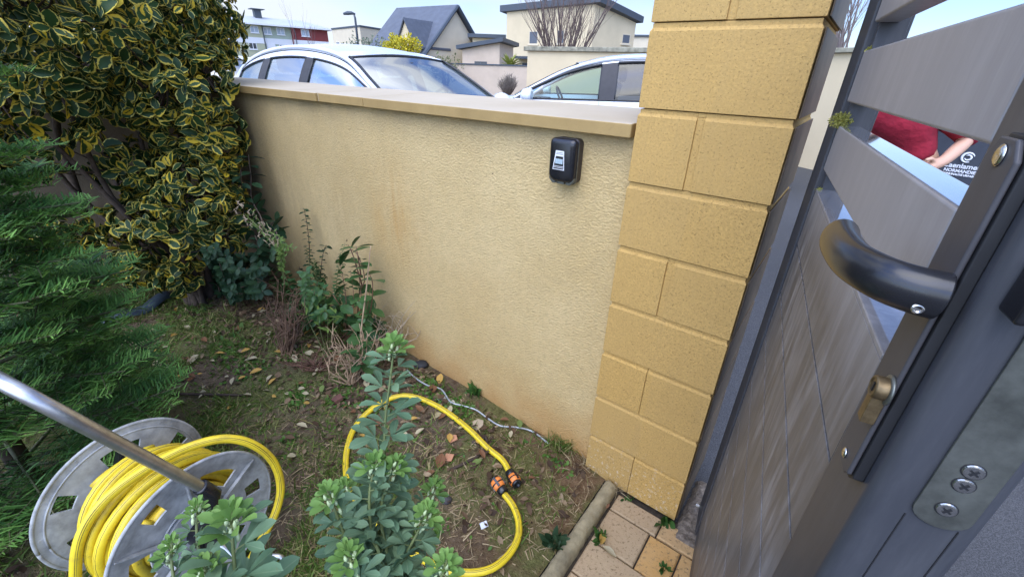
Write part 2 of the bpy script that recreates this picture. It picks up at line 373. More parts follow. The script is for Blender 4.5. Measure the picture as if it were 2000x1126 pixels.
OBOV = leaf_template([(0, .0), (.15, .06), (.45, .18), (.72, .235), (.90, .16), (1, 0)], fold=.25, droop=.1)
NEEDLE = leaf_template([(0, .035), (.6, .042), (1, .022)], cols=2, fold=0, droop=.12)
BLADE = leaf_template([(0, .022), (.35, .02), (.7, .014), (1, .0)], cols=2, fold=0, droop=.45)
def norm(a): return a/np.maximum(np.linalg.norm(a, axis=-1, keepdims=True), 1e-9)
def leaves(name, mat, pos, dirs, nrm, size, tmpl, parent=None, rnd=None, width=None, smooth=True):
    V, T, UV = tmpl; n = len(pos); k = len(V)
    pos = np.asarray(pos, float); y = norm(np.asarray(dirs, float)); z = np.asarray(nrm, float); z = norm(z-y*(z*y).sum(-1, keepdims=True)); x = np.cross(y, z)
    size = np.broadcast_to(np.asarray(size, float), (n,)); wd = np.ones(n) if width is None else np.broadcast_to(width, (n,))
    P = pos[:, None, :]+size[:, None, None]*(x[:, None, :]*(V[None, :, 0:1]*wd[:, None, None])+y[:, None, :]*V[None, :, 1:2]+z[:, None, :]*V[None, :, 2:3])
    if parent is not None: P = P-np.array(chain_loc(parent))
    P = P.reshape(-1, 3); tri = (T[None]+np.arange(n)[:, None, None]*k).reshape(-1, 3); nt_ = len(tri)
    me = bpy.data.meshes.new(name); me.vertices.add(len(P)); me.vertices.foreach_set('co', P.ravel().astype(np.float32))
    me.loops.add(nt_*3); me.loops.foreach_set('vertex_index', tri.ravel().astype(np.int32))
    me.polygons.add(nt_); me.polygons.foreach_set('loop_start', np.arange(0, nt_*3, 3, dtype=np.int32))
    me.update(calc_edges=True)
    uvl = me.uv_layers.new(name='UVMap'); uvl.data.foreach_set('uv', np.tile(UV, (n, 1))[tri.ravel()].ravel().astype(np.float32))
    r = rng.random(n) if rnd is None else np.asarray(rnd); at = me.attributes.new('rnd', 'FLOAT', 'POINT'); at.data.foreach_set('value', np.repeat(r, k).astype(np.float32))
    return link_mesh(name, me, mat, parent, smooth=smooth)
def smooth_path(pts, n=6):
    P = [np.array(p, float) for p in pts]; out_ = []
    for i in range(len(P)-1):
        p0 = P[max(i-1, 0)]; p1 = P[i]; p2 = P[i+1]; p3 = P[min(i+2, len(P)-1)]
        for k in range(n):
            t = k/n; out_.append(.5*((2*p1)+(-p0+p2)*t+(2*p0-5*p1+4*p2-p3)*t*t+(-p0+3*p1-3*p2+p3)*t**3))
    out_.append(P[-1]); return out_

# ================================================================== GROUND (structure)
def grid_mesh(name, fn, us, vs_, mat, smooth=True):
    V = [tuple(fn(u, v)) for v in vs_ for u in us]; nu = len(us)
    Fc = [(j*nu+i, j*nu+i+1, (j+1)*nu+i+1, (j+1)*nu+i) for j in range(len(vs_)-1) for i in range(nu-1)]
    me = bpy.data.meshes.new(name); me.from_pydata(V, [], Fc); me.update()
    o = link_mesh(name, me, mat, None, smooth); o['kind'] = 'structure'; return o
SZ = .16      # level of the street beyond the wall
def street_pt(u, v):
    p = P0+DX*u+DN*(-v); t = max(0, min(1, (v-.25)/1.6)); return (p[0], p[1], -.02+(SZ+.02)*t*t*(3-2*t))
_uu = [-900, -300, -100, -40, -15, -8, -4, -2, -1, 0, .5, 1, 2, 4, 8, 15, 40, 100, 300, 900]
_vv = [-60, -10, -3, -1, 0, .25, .5, .75, 1, 1.25, 1.5, 1.85, 3, 6, 12, 30, 80, 200, 600, 1500]
grid_mesh('street', street_pt, _uu, _vv, M['asphalt'])
def gh(s, o):    # garden ground height in the wall frame
    b = .035+.045*max(0, min(1, (-s-.3)/1.6))
    n1 = noise.noise(Vector((s*2.2, o*2.2, 0)))*.022+noise.noise(Vector((s*9, o*9, 3)))*.009+noise.noise(Vector((s*31, o*31, 5)))*.004
    mound = .05*math.exp(-((s+1.5)**2/.5+(o-.28)**2/.06))
    e = max(0, min(1, (.09-s)/.14)); return (b+n1+mound)*(.35+.65*e)
def garden(u, v):
    return WF(u, v, gh(u, v))
us = np.linspace(-5.2, .095, 300); vs_ = np.linspace(-.06, 3.4, 200)
grid_mesh('garden_ground', garden, us, vs_, M['soil'])
def G3(px, py, lift=0.):   # the garden ground under a photograph point
    z = .05
    for _ in range(6):
        p = at_z(px, py, z); q = p-P0; z = gh(np.dot(q, DX), np.dot(q, DN))+lift
    return at_z(px, py, z)
def on_ground(x, y, lift=0.):
    q = np.array([x, y, 0])-P0; return np.array([x, y, gh(np.dot(q, DX), np.dot(q, DN))+lift])

# pavers of the path between the edging and the gate
mb = MB(); rnds = []
random.seed(11)
def paver(s0, s1, o0, o1):
    g_ = .0028; zt = .0+random.uniform(-.003, .003); b = .0045
    s0 += g_; s1 -= g_; o0 += g_; o1 -= g_
    lo = [WF(s0, o0, -.05), WF(s1, o0, -.05), WF(s1, o1, -.05), WF(s0, o1, -.05)]
    mid = [WF(s0, o0, zt-b), WF(s1, o0, zt-b), WF(s1, o1, zt-b), WF(s0, o1, zt-b)]
    tp = [WF(s0+b, o0+b, zt), WF(s1-b, o0+b, zt), WF(s1-b, o1-b, zt), WF(s0+b, o1-b, zt)]
    mb.add(lo+mid+tp, [(0, 1, 5, 4), (1, 2, 6, 5), (2, 3, 7, 6), (3, 0, 4, 7), (4, 5, 9, 8), (5, 6, 10, 9), (6, 7, 11, 10), (7, 4, 8, 11), (8, 9, 10, 11)])
    rnds.extend([random.choice([.0, .08, .15, .5, .9, .3])+random.random()*.1]*12)
o = .012
rows = [(.085, [.185, .27, .36]), (.155, [.165, .115, .215, .20]), (.14, [.225, .155, .16, .14]), (.155, [.145, .21, .19, .20]), (.14, [.21, .16, .22, .16]), (.15, [.16, .22, .16, .2]), (.15, [.2, .16, .22, .15])]
for h_, ws in rows:
    s = .162
    for w_ in ws: paver(s, s+w_, o, o+h_); s += w_
    o += h_
pv = mb.build('paving', M['paver']); pv['kind'] = 'structure'
at_ = pv.data.attributes.new('rnd', 'FLOAT', 'POINT'); at_.data.foreach_set('value', rnds)
# sandy joint bed under the pavers
mb = MB(); mb.add([WF(.14, -.02, -.012), WF(.95, -.02, -.012), WF(.95, .9, -.012), WF(.14, .9, -.012)], [(0, 3, 2, 1)])
tag(mb.build('joint_sand', simple('joint_sand', (.045, .034, .022), .95, var=.5, vs=60, bump=.8, bs=90, bd=.004)), kind='structure')
# concrete edging between lawn and path
mb = MB(); nseg = 2
prof = [(.100, -.05), (.100, .018), (.106, .030), (.116, .036), (.132, .036), (.146, .029), (.152, .014), (.154, -.05)]
for a, b in [(.01, .50), (.503, 1.0)]:
    k = 60; vs2 = []
    for i in range(k+1):
        oo = a+(b-a)*i/k
        for (s, z) in prof:
            j = noise.noise(Vector((s*70, oo*30, z*60)))*.0035+noise.noise(Vector((s*190, oo*110, z*150)))*.0022
            vs2.append(WF(s+j, oo, z+j))
    m_ = len(prof)
    mb.add(vs2, [(i*m_+j, (i+1)*m_+j, (i+1)*m_+j+1, i*m_+j+1) for i in range(k) for j in range(m_-1)]+[tuple(range(m_)), tuple(range((k+1)*m_-1, k*m_-1, -1))])
e_ = mb.build('path_edging', M['edging'], smooth=True)
tag(e_, 'mossy rounded concrete edging between the lawn and the yellow pavers', 'edging')
# threshold strip between pillar and gate
def blob_slab(mb, s0, s1, o0, o1, z0, z1, k=26, amp=.008):
    V = []; n_ = k+1
    for i in range(n_):
        for j in range(n_):
            s = s0+(s1-s0)*j/k; oo = o0+(o1-o0)*i/k
            ed = min(j, k-j, i, k-i); V.append(WF(s, oo, z1-(.03 if ed == 0 else 0)+noise.noise(Vector((s*55, oo*55, 1)))*amp+noise.noise(Vector((s*17, oo*17, 4)))*amp))
    mb.add(V, [(i*n_+j, (i+1)*n_+j, (i+1)*n_+j+1, i*n_+j+1) for i in range(k) for j in range(k)])
mb = MB(); blob_slab(mb, .39, 1.6, -.26, .06, -.03, .012, 60, .010)
tag(mb.build('threshold', M['threshold'], smooth=True), kind='structure')

# ================================================================== GARDEN WALL
WL = 3.55        # corner with the side wall
wall_root = empty('garden_wall', WF(0, 0, 0), YAW, 'beige roughcast garden wall with sandstone coping between shrub and pillar', 'wall')
def wl(mbx, name, mat, parent=None, **kw): return mbx.build(name, mat, parent or wall_root, local=True, **kw)
# local: x along (negative = left), y = away from viewer, z up
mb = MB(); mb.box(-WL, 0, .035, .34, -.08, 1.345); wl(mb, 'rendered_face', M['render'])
def cop(x0, x1, mb, jog=0.):
    # slightly sloping slab, drip edge underneath
    T = lambda x, y, z: (x, y+jog, z)
    p = [(x0, -.002, 1.336), (x1, -.002, 1.336), (x1, .40, 1.352), (x0, .40, 1.352), (x0, -.002, 1.3755), (x1, -.002, 1.3755), (x1, .40, 1.391), (x0, .40, 1.391)]
    mb.hexa([T(*q) for q in p])
js = [-3.4, -2.55, -1.622, -1.262, -.0065]
jogs = [.004, .006, -.001, .007, .001]
for a, b, jg in zip([-3.6]+js[:-1], js, jogs):
    m2 = MB(); cop(a+.0055, b-.0055, m2, jg); wl(m2, 'coping_stone', M['coping'], bevel=.004, seg=2)
m2 = MB()
for j_, wd_ in ((-1.622, .010), (-1.262, .0108), (-2.55, .010)): m2.box(j_-wd_/2, j_+wd_/2, .011, .39, 1.338, 1.3735)
wl(m2, 'mortar_joint', simple('mortar', (.50, .42, .30), .95, var=.3, vs=60, bump=.6, bs=80))
# side wall returning towards the viewer behind the big shrub and the fir
sw = empty('side_wall', WF(-WL, 0, 0), YAW, 'shaded beige garden wall behind the variegated shrub and fir', 'wall')
mb = MB(); mb.box(-.34, -.003, -3.2, .34, -.08, 1.345); mb.build('rendered_face', simple('shaded_render', (.20, .155, .10), .93, var=.3, vs=3, bump=.6, bs=150, bd=.004), sw, local=True)  # shade of the shrub overhead put into this darker render colour
mb = MB(); mb.box(-.38, .03, -3.2, .36, 1.346, 1.388); mb.build('coping_stone', M['coping'], sw, local=True, bevel=.004)

# ================================================================== PILLAR
pil = empty('gate_pillar', WF(0, 0, 0), YAW, 'yellow split block pillar between the garden wall and the grey gate', 'pillar')
HB = .20121; zt0 = 1.61824
PW = .38
def block(mb, x0, x1, y0, y1, z0, z1, chx=(True, True)):
    # each block: sharp overhanging bottom arris, narrow set-back ledge (chamfer) along the top
    c = .0048; lg = .015
    a = [(x0, y0), (x1, y0), (x1, y1), (x0, y1)]
    ins = [(x0+(c if chx[0] else 0), y0+c), (x1-(c if chx[1] else 0), y0+c), (x1-(c if chx[1] else 0), y1-c), (x0+(c if chx[0] else 0), y1-c)]
    V = [(p[0], p[1], z0+.0015) for p in a]+[(p[0], p[1], z1-lg-.004) for p in a]+[(p[0], p[1], z1-lg+.004) for p in ins]+[(p[0], p[1], z1-.0005) for p in ins]
    Fs = [(3, 2, 1, 0), (12, 13, 14, 15)]
    for l in range(3):
        for i in range(4): Fs.append((l*4+i, l*4+(i+1) % 4, (l+1)*4+(i+1) % 4, (l+1)*4+i))
    mb.add(V, Fs)
mb = MB(); z = zt0-8*HB; k = 0
tops = []
for k in range(0, 12):
    z0 = zt0-8*HB+k*HB; z1 = z0+HB
    jx = random.uniform(-.0012, .0012); jy = random.uniform(-.0012, .0012)
    if k % 2 == 1:
        block(mb, jx, PW+jx, jy, PW+jy, z0, z1)
    else:
        md = .182+random.uniform(-.012, .012)
        if k in (4, 6, 8):      # wide pointed groove
            block(mb, jx, md-.010, jy, PW, z0, z1, (True, False)); block(mb, md+.010, PW+jx, jy, PW, z0, z1, (False, True))
            mb.box(md-.0101, md+.0101, jy+.005, PW-.003, z0+.001, z1-.012); mb.box(md-.0101, md+.0101, jy+.0052, PW-.003, z1-.0119, z1-.0006)
        else:
            block(mb, jx, md-.0008, jy, PW, z0, z1, (True, False)); block(mb, md+.0008, PW+jx, jy, PW, z0, z1, (False, True))
mb.build('block_courses', M['block'], pil, local=True, bevel=.0014, seg=2, flat=True)
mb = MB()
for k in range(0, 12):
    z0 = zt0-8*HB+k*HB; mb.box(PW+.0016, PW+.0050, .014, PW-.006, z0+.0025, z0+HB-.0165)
mb.build('shaded_side_sheet', simple('shaded_side_brown', (.12, .085, .048), .55, 0., var=.4, vs=9), pil, local=True, bevel=.001)  # added dark sheets standing in for the pillar's shaded, stained side face
# cap far above the frame
mb = MB(); mb.box(-.03, PW+.03, -.03, PW+.03, zt0+4*HB, zt0+4*HB+.05); mb.build('cap', M['coping'], pil, local=True, bevel=.006)

# ================================================================== GATE
GA = np.array([.4636, .886, 0]); GP = np.array([.886, -.4636, 0])
GO = GA*1.30+GP*.1722
gate = empty('garden_gate', (GO[0], GO[1], 0), math.atan2(GA[1], GA[0]), 'open anthracite metal gate with wide slats, black lever and brass cylinder', 'gate')
def gl(a, off, z): return (a-1.30, .1722-off, z)     # along, offset from the eye line, height
def gbox(mb, a0, a1, o0, o1, z0, z1, mi=0): return mb.box(a0-1.30, a1-1.30, .1722-o1, .1722-o0, z0, z1, mi=mi)
def gb(mb, name, mat, parent=None, **kw): return mb.build(name, mat, parent or gate, local=True, **kw)
TOPZ = 1.86
mb = MB(); gbox(mb, 1.178, 1.30, .140, .205, .06, TOPZ); gb(mb, 'hinge_stile', M['gate_frame'], bevel=.004, seg=2)
mb = MB(); gbox(mb, 1.158, 1.1775, .152, .197, .16, TOPZ-.06); gb(mb, 'infill_channel', M['gate_frame'], bevel=.002)
mb = MB(); gbox(mb, .330, .432, .140, .2075, .06, TOPZ); ls = gb(mb, 'lock_stile', M['gate_frame'], bevel=.011, seg=5)
mb = MB(); gbox(mb, .433, 1.1775, .146, .198, .06, .158); gb(mb, 'bottom_rail', M['gate_frame'], bevel=.004)
mb = MB(); gbox(mb, .433, 1.1775, .146, .198, TOPZ-.08, TOPZ); gb(mb, 'top_rail', M['gate_frame'], bevel=.004)
for z0, z1 in ((1.328, 1.419), (1.463, 1.554), (1.600, 1.690)):
    mb = MB(); gbox(mb, .4325, 1.158, .143, .183, z0, z1); gb(mb, 'slat', M['gate'], bevel=.004, seg=3)
mb = MB(); zb = 1.281
mb2 = MB()
while zb > .17:
    zn = max(zb-.125, .159); gbox(mb, .4325, 1.158, .143 if zb > 1.27 else .1435, .178, zn+.0024, zb-.0024 if zb < 1.27 else zb); zb = zn
gb(mb, 'lower_panel', M['gate'], bevel=.0010, seg=2)
mb = MB(); gbox(mb, .4325, 1.158, .149, .176, .16, 1.27); gb(mb, 'panel_backing', M['gate_frame'])
mb = MB(); gbox(mb, .4325, 1.1575, .1425, .1830, 1.2815, 1.2875); gb(mb, 'panel_top_cap', M['gate'], bevel=.0015)
mb = MB(); gbox(mb, .36, 1.27, .178, .186, .012, .0595); gb(mb, 'bottom_seal', M['black_rub'])
mb = MB(); mb.lathe([(.006, 0), (.006, .012), (.0001, .012)], 8, T=lambda x, y, q: gl(1.297+x, .139-q, .072+y)); gb(mb, 'hinge_bolt', M['chrome'])
# grooves of the lock stile edge
mb = MB(); gbox(mb, .3294, .3302, .1632, .1640, .07, 1.215); gbox(mb, .3294, .3302, .1935, .1943, .07, 1.215); gb(mb, 'edge_groove', M['black_rub'])
# faceplate
def stadium(a0, a1, z0, z1, n=10, square_top=False):
    r = (a1-a0)/2; c = (a0+a1)/2; pts = [(c+r*math.cos(math.pi+math.pi*i/n), z0+r*.75+r*.75*math.sin(math.pi+math.pi*i/n)) for i in range(n+1)]
    pts += [(c+r*math.cos(math.pi*i/n), z1-r*.75+r*.75*math.sin(math.pi*i/n)) for i in range(n+1)]; return pts
mb = MB(); mb.prism(stadium(.1640, .1968, 1.214, 1.462), .3278, .3299, T=lambda o_, z_, a: gl(a, o_, z_)); fp = gb(mb, 'lock_faceplate', M['steel'], bevel=.0006)
def cross_screw(parent, o_, z_, a, r=.0058):
    m1 = MB(); m1.lathe([(r, 0), (r, .0006), (r*.93, .0014), (r*.8, .0016), (.0001, .0017)], 20, T=lambda x, y, q: gl(a-q, o_+x, z_+y)); s_ = gb(m1, 'screw', M['chrome'], parent, smooth=False)
    m1 = MB(); m1.box(-r*.52, r*.52, -r*.13, r*.13, .00165, .0021, T=lambda x, y, q: gl(a-q, o_+x*.82+y*.57, z_+y*.82-x*.57)); m1.box(-r*.13, r*.13, -r*.52, r*.52, .00166, .0022, T=lambda x, y, q: gl(a-q, o_+x*.82+y*.57, z_+y*.82-x*.57))
    gb(m1, 'cross_recess', M['black_rub'], s_)
    m1 = MB(); m1.lathe([(r*1.12, -.0001), (r*1.12, .0004), (r*1.0, .0005)], 20, T=lambda x, y, q: gl(a-q, o_+x, z_+y)); gb(m1, 'recess_ring', M['black_rub'], s_)
for z_ in (1.2705, 1.2575, 1.2330): cross_screw(fp, .1800, z_, .3278)
# latch: black guide with a bright hook
mb = MB(); mb.prism([(.146, 1.384), (.1635, 1.388), (.165, 1.410), (.158, 1.424), (.147, 1.421)], .306, .3299, T=lambda o_, z_, a: gl(a, o_, z_)); lt = gb(mb, 'latch_guide', M['black'], bevel=.003, seg=3)
mb = MB(); mb.lathe([(.0062, 0), (.0062, .004), (.004, .006), (.0001, .006)], 20, T=lambda x, y, q: gl(.306-q, .1565+x, 1.400+y)); gb(mb, 'latch_bolt', M['chrome'], lt, smooth=True)
# handle plate
mb = MB(); mb.prism([(.348, 1.2175), (.356, 1.2115), (.372, 1.2105), (.384, 1.217), (.389, 1.232), (.389, 1.462), (.380, 1.474), (.358, 1.474), (.348, 1.463)], .1285, .1322, T=lambda a, z_, o_: gl(a, o_, z_)); hp = gb(mb, 'handle_plate', M['plate'], bevel=.0016, seg=3)
mb = MB(); mb.prism([(.3455, 1.2165), (.354, 1.2095), (.373, 1.2085), (.3858, 1.216), (.3900, 1.2315), (.3900, 1.463), (.381, 1.476), (.357, 1.476), (.3455, 1.465)], .1324, .1398, T=lambda a, z_, o_: gl(a, o_, z_)); gb(mb, 'plate_edge_shade', M['black_rub'], hp, bevel=.001)  # black body added for the deep shadow along the plate's edge
for z_ in (1.2225, 1.4640):
    m1 = MB(); kk_ = 1.0 if z_ < 1.3 else 1.45; m1.lathe([(.0045*kk_, 0), (.0045*kk_, .001), (.0025*kk_, .002), (.0001, .0012)], 16, T=lambda x, y, q: gl(.3675+x, .1284-q, z_+y)); gb(m1, 'screw', M['chrome'], hp, smooth=True)
# cylinder
mb = MB(); mb.lathe([(.0088, 0), (.0088, .0090), (.0078, .0100), (.0065, .0100), (.0062, .0090), (.0001, .0090)], 24, T=lambda x, y, q: gl(.3515+x, .1284-q, 1.3005+y))
mb.box(-.0052, .0052, -.030, -.004, 0, .0088, T=lambda x, y, q: gl(.3515+x, .1284-q, 1.3005+y))
cy = gb(mb, 'lock_cylinder', M['brass'], bevel=.0008)
mb = MB(); mb.box(-.0012, .0012, -.0035, .0035, .0091, .0099, T=lambda x, y, q: gl(.3515+x, .1284-q, 1.3005+y)); gb(mb, 'keyhole', M['black_rub'], cy)
mb = MB(); mb.lathe([(.0115, 0), (.0115, .0012), (.0095, .002), (.0089, .002)], 24, T=lambda x, y, q: gl(.3515+x, .1284-q, 1.3005+y)); gb(mb, 'collar', M['steel'], cy, smooth=True)
# lever
lp = smooth_path([(.3480, .1286, 1.3790), (.3485, .114, 1.3800), (.3540, .1005, 1.3810), (.370, .0900, 1.3810), (.389, .0850, 1.3800), (.417, .0835, 1.3785), (.444, .0845, 1.3765), (.462, .0865, 1.3750)], 6)
m_ = len(lp); rad = []
for i in range(m_):
    t = i/(m_-1); r_ = .0162-.0012*math.sin(math.pi*min(1, t*1.1))+(.0018*max(0, t-.5)*2)
    rad.append(r_ if i < m_-1 else r_*.86)
mb = MB(); mb.tube([gl(*p) for p in lp], rad, n=28, flat=.80); lv = gb(mb, 'lever_handle', M['black'], smooth=True, bevel=.003, seg=3)
mb = MB(); mb.lathe([(.0036, 0), (.0036, .0012), (.0028, .0018), (.0021, .0018), (.0019, .0005), (.0001, .0005)], 18, T=lambda x, y, q: gl(.3375-q*.75, .1165+x, 1.3725+y-q*.5)); gb(mb, 'grub_screw', M['chrome'], lv, smooth=False)

# moss cushions on the gate
def moss(loc, r, lbl, n=700):
    e = np.array(loc); d_ = norm(rng.normal(size=(n, 3))+np.array([0, 0, .3])); pos = e+d_*r*rng.uniform(.1, 1, (n, 1))*np.array([1, 1, .75])
    m_ = leaves('moss_cushion', M['moss'], pos, norm(d_+rng.normal(size=(n, 3))*.5), rng.normal(size=(n, 3)), rng.uniform(.003, .006, n), LANCE, width=1.8)
    return tag(m_, lbl, 'moss')
M['moss'] = m_leaf('moss', (.24, .25, .05), (.42, .38, .10), .8, trans=.2)
def gw(a, off, z): return GA*a+GP*off+np.array([0, 0, z])
moss(gw(1.150, .143, 1.428), .019, 'largest yellow green moss cushion on the lowest open slat of the gate')
moss(gw(1.160, .150, 1.556), .006, 'tiny moss tuft on the upper wide slat of the gate', 40)
moss(gw(1.150, .148, 1.286), .007, 'small moss tuft on top of the solid gate panel', 50)

# ================================================================== KEY SAFE on the wall
ks = empty('key_safe', WF(-.222, -.035, 1.173), YAW, 'black push button style key safe with white trapezoid label on the beige wall', 'key safe')
ks['label'] = 'black wall mounted key safe with four number wheels on a white bordered label'
def kT(x, y, z): return (x, y, z)
def rr(x0, x1, z0, z1, r, n=6):
    pts = []
    for cx, cz, a in ((x1-r, z0+r, -90), (x1-r, z1-r, 0), (x0+r, z1-r, 90), (x0+r, z0+r, 180)):
        for i in range(n+1): t = R(a+90*i/n); pts.append((cx+r*math.cos(t), cz+r*math.sin(t)))
    return pts
kw_, kh = .050, .142
def kprism(name, mat, poly, y0, y1, parent=None, **kw):
    m1 = MB(); m1.prism(poly, -y0, -y1, T=lambda x, z, y: (x, y, z)); return m1.build(name, mat, parent or ks, local=True, **kw)
kprism('back_box', simple('safe_box', (.035, .026, .022), .5, var=.3), rr(-.047, .047, .003, kh, .016), 0, .026, bevel=.002)
kprism('metal_body', M['steel'], rr(-.048, .048, .0, kh-.003, .017), .0265, .033, bevel=.0015)
m1 = MB(); prof = [(0, .0335, .0), (.0, .045, .002), (.5, .054, .006), (1., .058, .014)]
# rubber cover with a rounded front, cut away at the lower corners
lay = []
for (ins, y) in ((.0, .0335), (.0, .044), (.0025, .050), (.007, .0545), (.014, .057)):
    x0, x1, z0, z1 = -.0475+ins, .0475-ins, .008+ins, kh-ins; r_ = max(.014-ins*.3, .006)
    c_ = .018
    lay.append([(x0+c_, z0), (x1-c_, z0), (x1-c_*.35, z0+c_*.35), (x1, z0+c_)]+[(x1, z1-r_)]+[(x1-r_+r_*math.cos(R(a)), z1-r_+r_*math.sin(R(a))) for a in (20, 45, 70, 90)]+[(x0+r_+r_*math.cos(R(a)), z1-r_+r_*math.sin(R(a))) for a in (90, 110, 135, 160)]+[(x0, z1-r_), (x0, z0+c_), (x0+c_*.35, z0+c_*.35)])
ys = (.0335, .044, .050, .0545, .057); nn_ = len(lay[0])
V = [(x, -y, z) for L_, y in zip(lay, ys) for x, z in L_]
Fs = [(l*nn_+i, (l*nn_+(i+1) % nn_), ((l+1)*nn_+(i+1) % nn_), (l+1)*nn_+i) for l in range(4) for i in range(nn_)]+[tuple(range(nn_)), tuple(4*nn_+i for i in range(nn_))]
m1.add(V, Fs); cv = m1.build('rubber_cover', M['black'], ks, local=True, smooth=True)
white = simple('label_white', (.72, .72, .72), .5, var=.03); paleblue = simple('wheel_pale', (.42, .52, .56), .4, var=.1)
lb = kprism('label_border', white, [(-.0275, .047), (.0155, .047), (.0105, .106), (-.0195, .106)], .0574, .0580, cv)
kprism('label_field', M['black_rub'], [(-.0250, .0495), (.0130, .0495), (.0088, .089), (-.0176, .089)], .0581, .0584, lb)
kprism('text_line', M['black_rub'], [(-.0165, .0995), (.0070, .0995), (.0070, .1008), (-.0165, .1008)], .0581, .0583, lb)
kprism('text_line', M['black_rub'], [(-.0175, .0950), (.0082, .0950), (.0082, .0962), (-.0175, .0962)], .0581, .0583, lb)
kprism('text_line', white, [(-.0225, .0575), (.0110, .0575), (.0110, .0592), (-.0225, .0592)], .0585, .0587, lb)
kprism('text_line', white, [(-.0235, .0535), (.0118, .0535), (.0118, .0548), (-.0235, .0548)], .0585, .0587, lb)
for i in range(4):
    x0 = -.0180+i*.0069; kprism('number_wheel', paleblue, rr(x0, x0+.0058, .066, .0815, .0012, 2), .0585, .0600, lb)
kprism('release_tab', M['steel'], [(-.016, .0005), (.012, .0005), (.012, .0075), (-.016, .0075)], .0335, .046, bevel=.001)
kprism('metal_corner', M['steel'], [(.018, .0005), (.034, .0), (.0465, .014), (.0465, .024), (.031, .0085), (.018, .0078)], .0335, .045, bevel=.001)
kprism('metal_corner', M['steel'], [(-.034, .0), (-.0215, .0005), (-.0215, .0078), (-.031, .0085), (-.0465, .024), (-.0465, .014)], .0335, .045, bevel=.001)

# ================================================================== STREET SIDE: houses
PL = lambda n_, c, **k: M.setdefault(n_, simple(n_, c, **k))
PL('plaster_beige', (.64, .52, .325), rough=.9, var=.07, vs=.9); PL('plaster_pale', (.64, .545, .385), rough=.9, var=.06, vs=1.2)
PL('plaster_olive', (.42, .42, .27), rough=.9, var=.05, vs=1); PL('plaster_sage', (.36, .41, .31), rough=.9, var=.05, vs=1)
PL('cladding_red', (.20, .032, .028), rough=.7, var=.15, vs=3); PL('white_paint', (.72, .72, .70), rough=.6, var=.04)
PL('slate', (.085, .095, .115), rough=.5, var=.18, vs=2.2); PL('zinc_roof', (.42, .44, .46), rough=.45, var=.08, vs=.8)
PL('dark_fascia', (.055, .068, .082), rough=.5, var=.15); PL('window_dark', (.035, .045, .055), rough=.12, var=.4, vs=1.5, spec=.8)
PL('window_light', (.35, .42, .48), rough=.15, var=.2, vs=2., spec=.8); PL('shutter', (.10, .11, .125), rough=.6, var=.15)
PL('wall_pinkish', (.56, .44, .32), rough=.92, var=.08, vs=1.5, bump=.3, bs=30, bd=.01); PL('coping_old', (.26, .24, .17), rough=.95, var=.5, vs=6, bump=.5, bs=20, bd=.01)
class Facade:
    """vertical plane through two ground points, addressed by (photo x, photo y) sight lines"""
    def __init__(s, pa, Da, pb, Db):
        s.a = at_dist(*pa, Da); s.b = at_dist(*pb, Db); s.a[2] = s.b[2] = 0
        s.d = norm(s.b-s.a); s.n = np.array([s.d[1], -s.d[0], 0]); s.L = np.linalg.norm(s.b-s.a)
    def uz(s, px, py):
        r = ray(px, py); t = np.dot(s.a-EYE*np.array([1, 1, 0]), s.n)/np.dot(r, s.n); p = EYE+r*t; return np.dot(p-s.a, s.d), p[2]
    def pt(s, u, z, o=0): return s.a+s.d*u+s.n*o+np.array([0, 0, z])
    def slab(s, mb, u0, u1, z0, z1, o0, o1, mi=0):   # o positive = towards the viewer
        p = [s.pt(u0, z0, o1), s.pt(u1, z0, o1), s.pt(u1, z0, o0), s.pt(u0, z0, o0), s.pt(u0, z1, o1), s.pt(u1, z1, o1), s.pt(u1, z1, o0), s.pt(u0, z1, o0)]
        return mb.hexa(p, mi)
    def window(s, parent, x0, y0, x1, y1, pane='window_light', frame='white_paint', bars=1, name='window', sill=True):
        u0, z1 = s.uz(x0, y0); u1, z0 = s.uz(x1, y1); fw = max(.05, (u1-u0)*.07)
        mb = MB(); s.slab(mb, u0, u0+fw, z0, z1, -.04, .03); s.slab(mb, u1-fw, u1, z0, z1, -.04, .03); s.slab(mb, u0+fw, u1-fw, z1-fw, z1, -.04, .03); s.slab(mb, u0+fw, u1-fw, z0, z0+fw, -.04, .03)
        for k in range(bars): c = u0+(u1-u0)*(k+1)/(bars+1); s.slab(mb, c-fw/2, c+fw/2, z0+fw, z1-fw, -.04, .028)
        f_ = mb.build(name, M[frame], parent)
        mb = MB(); s.slab(mb, u0+fw*.5, u1-fw*.5, z0+fw*.5, z1-fw*.5, -.03, .012); mb.build('pane', M[pane], f_)
        if sill: mb = MB(); s.slab(mb, u0-.08, u1+.08, z0-.09, z0-.002, -.04, .10); mb.build('sill', M['white_paint'] if frame == 'white_paint' else M['plaster_pale'], f_)
        return f_
# ---- terraced block, olive / sage / red, far left
f = Facade((463, 40), 88, (638, 57), 92)
hs = empty('terraced_house', f.a, 0, 'long two storey building in olive, sage and dark red with a flat grey roof', 'house')
uA, zA = f.uz(400, 38); uB, zB = f.uz(509, 50); uC, _ = f.uz(568, 60); uD, _ = f.uz(637, 60); zE = f.uz(520, 51)[1]; zb0, zb1 = f.uz(540, 87)[1], f.uz(540, 76)[1]
for nm, m_, a, b in (('olive_wall', 'plaster_olive', uA-12, uB), ('sage_wall', 'plaster_sage', uB+.01, uC), ('red_wall', 'cladding_red', uC+.01, uD)):
    o0 = {'olive_wall': .25, 'sage_wall': 0, 'red_wall': .45}[nm]
    mb = MB(); f.slab(mb, a, b, -.1, zE, -9, o0); w_ = mb.build(nm, M[m_], hs)
    mb = MB(); f.slab(mb, a+.02, b-.02, zb0, zb1, o0+.002, o0+.03); mb.build('white_band', M['white_paint'], w_)
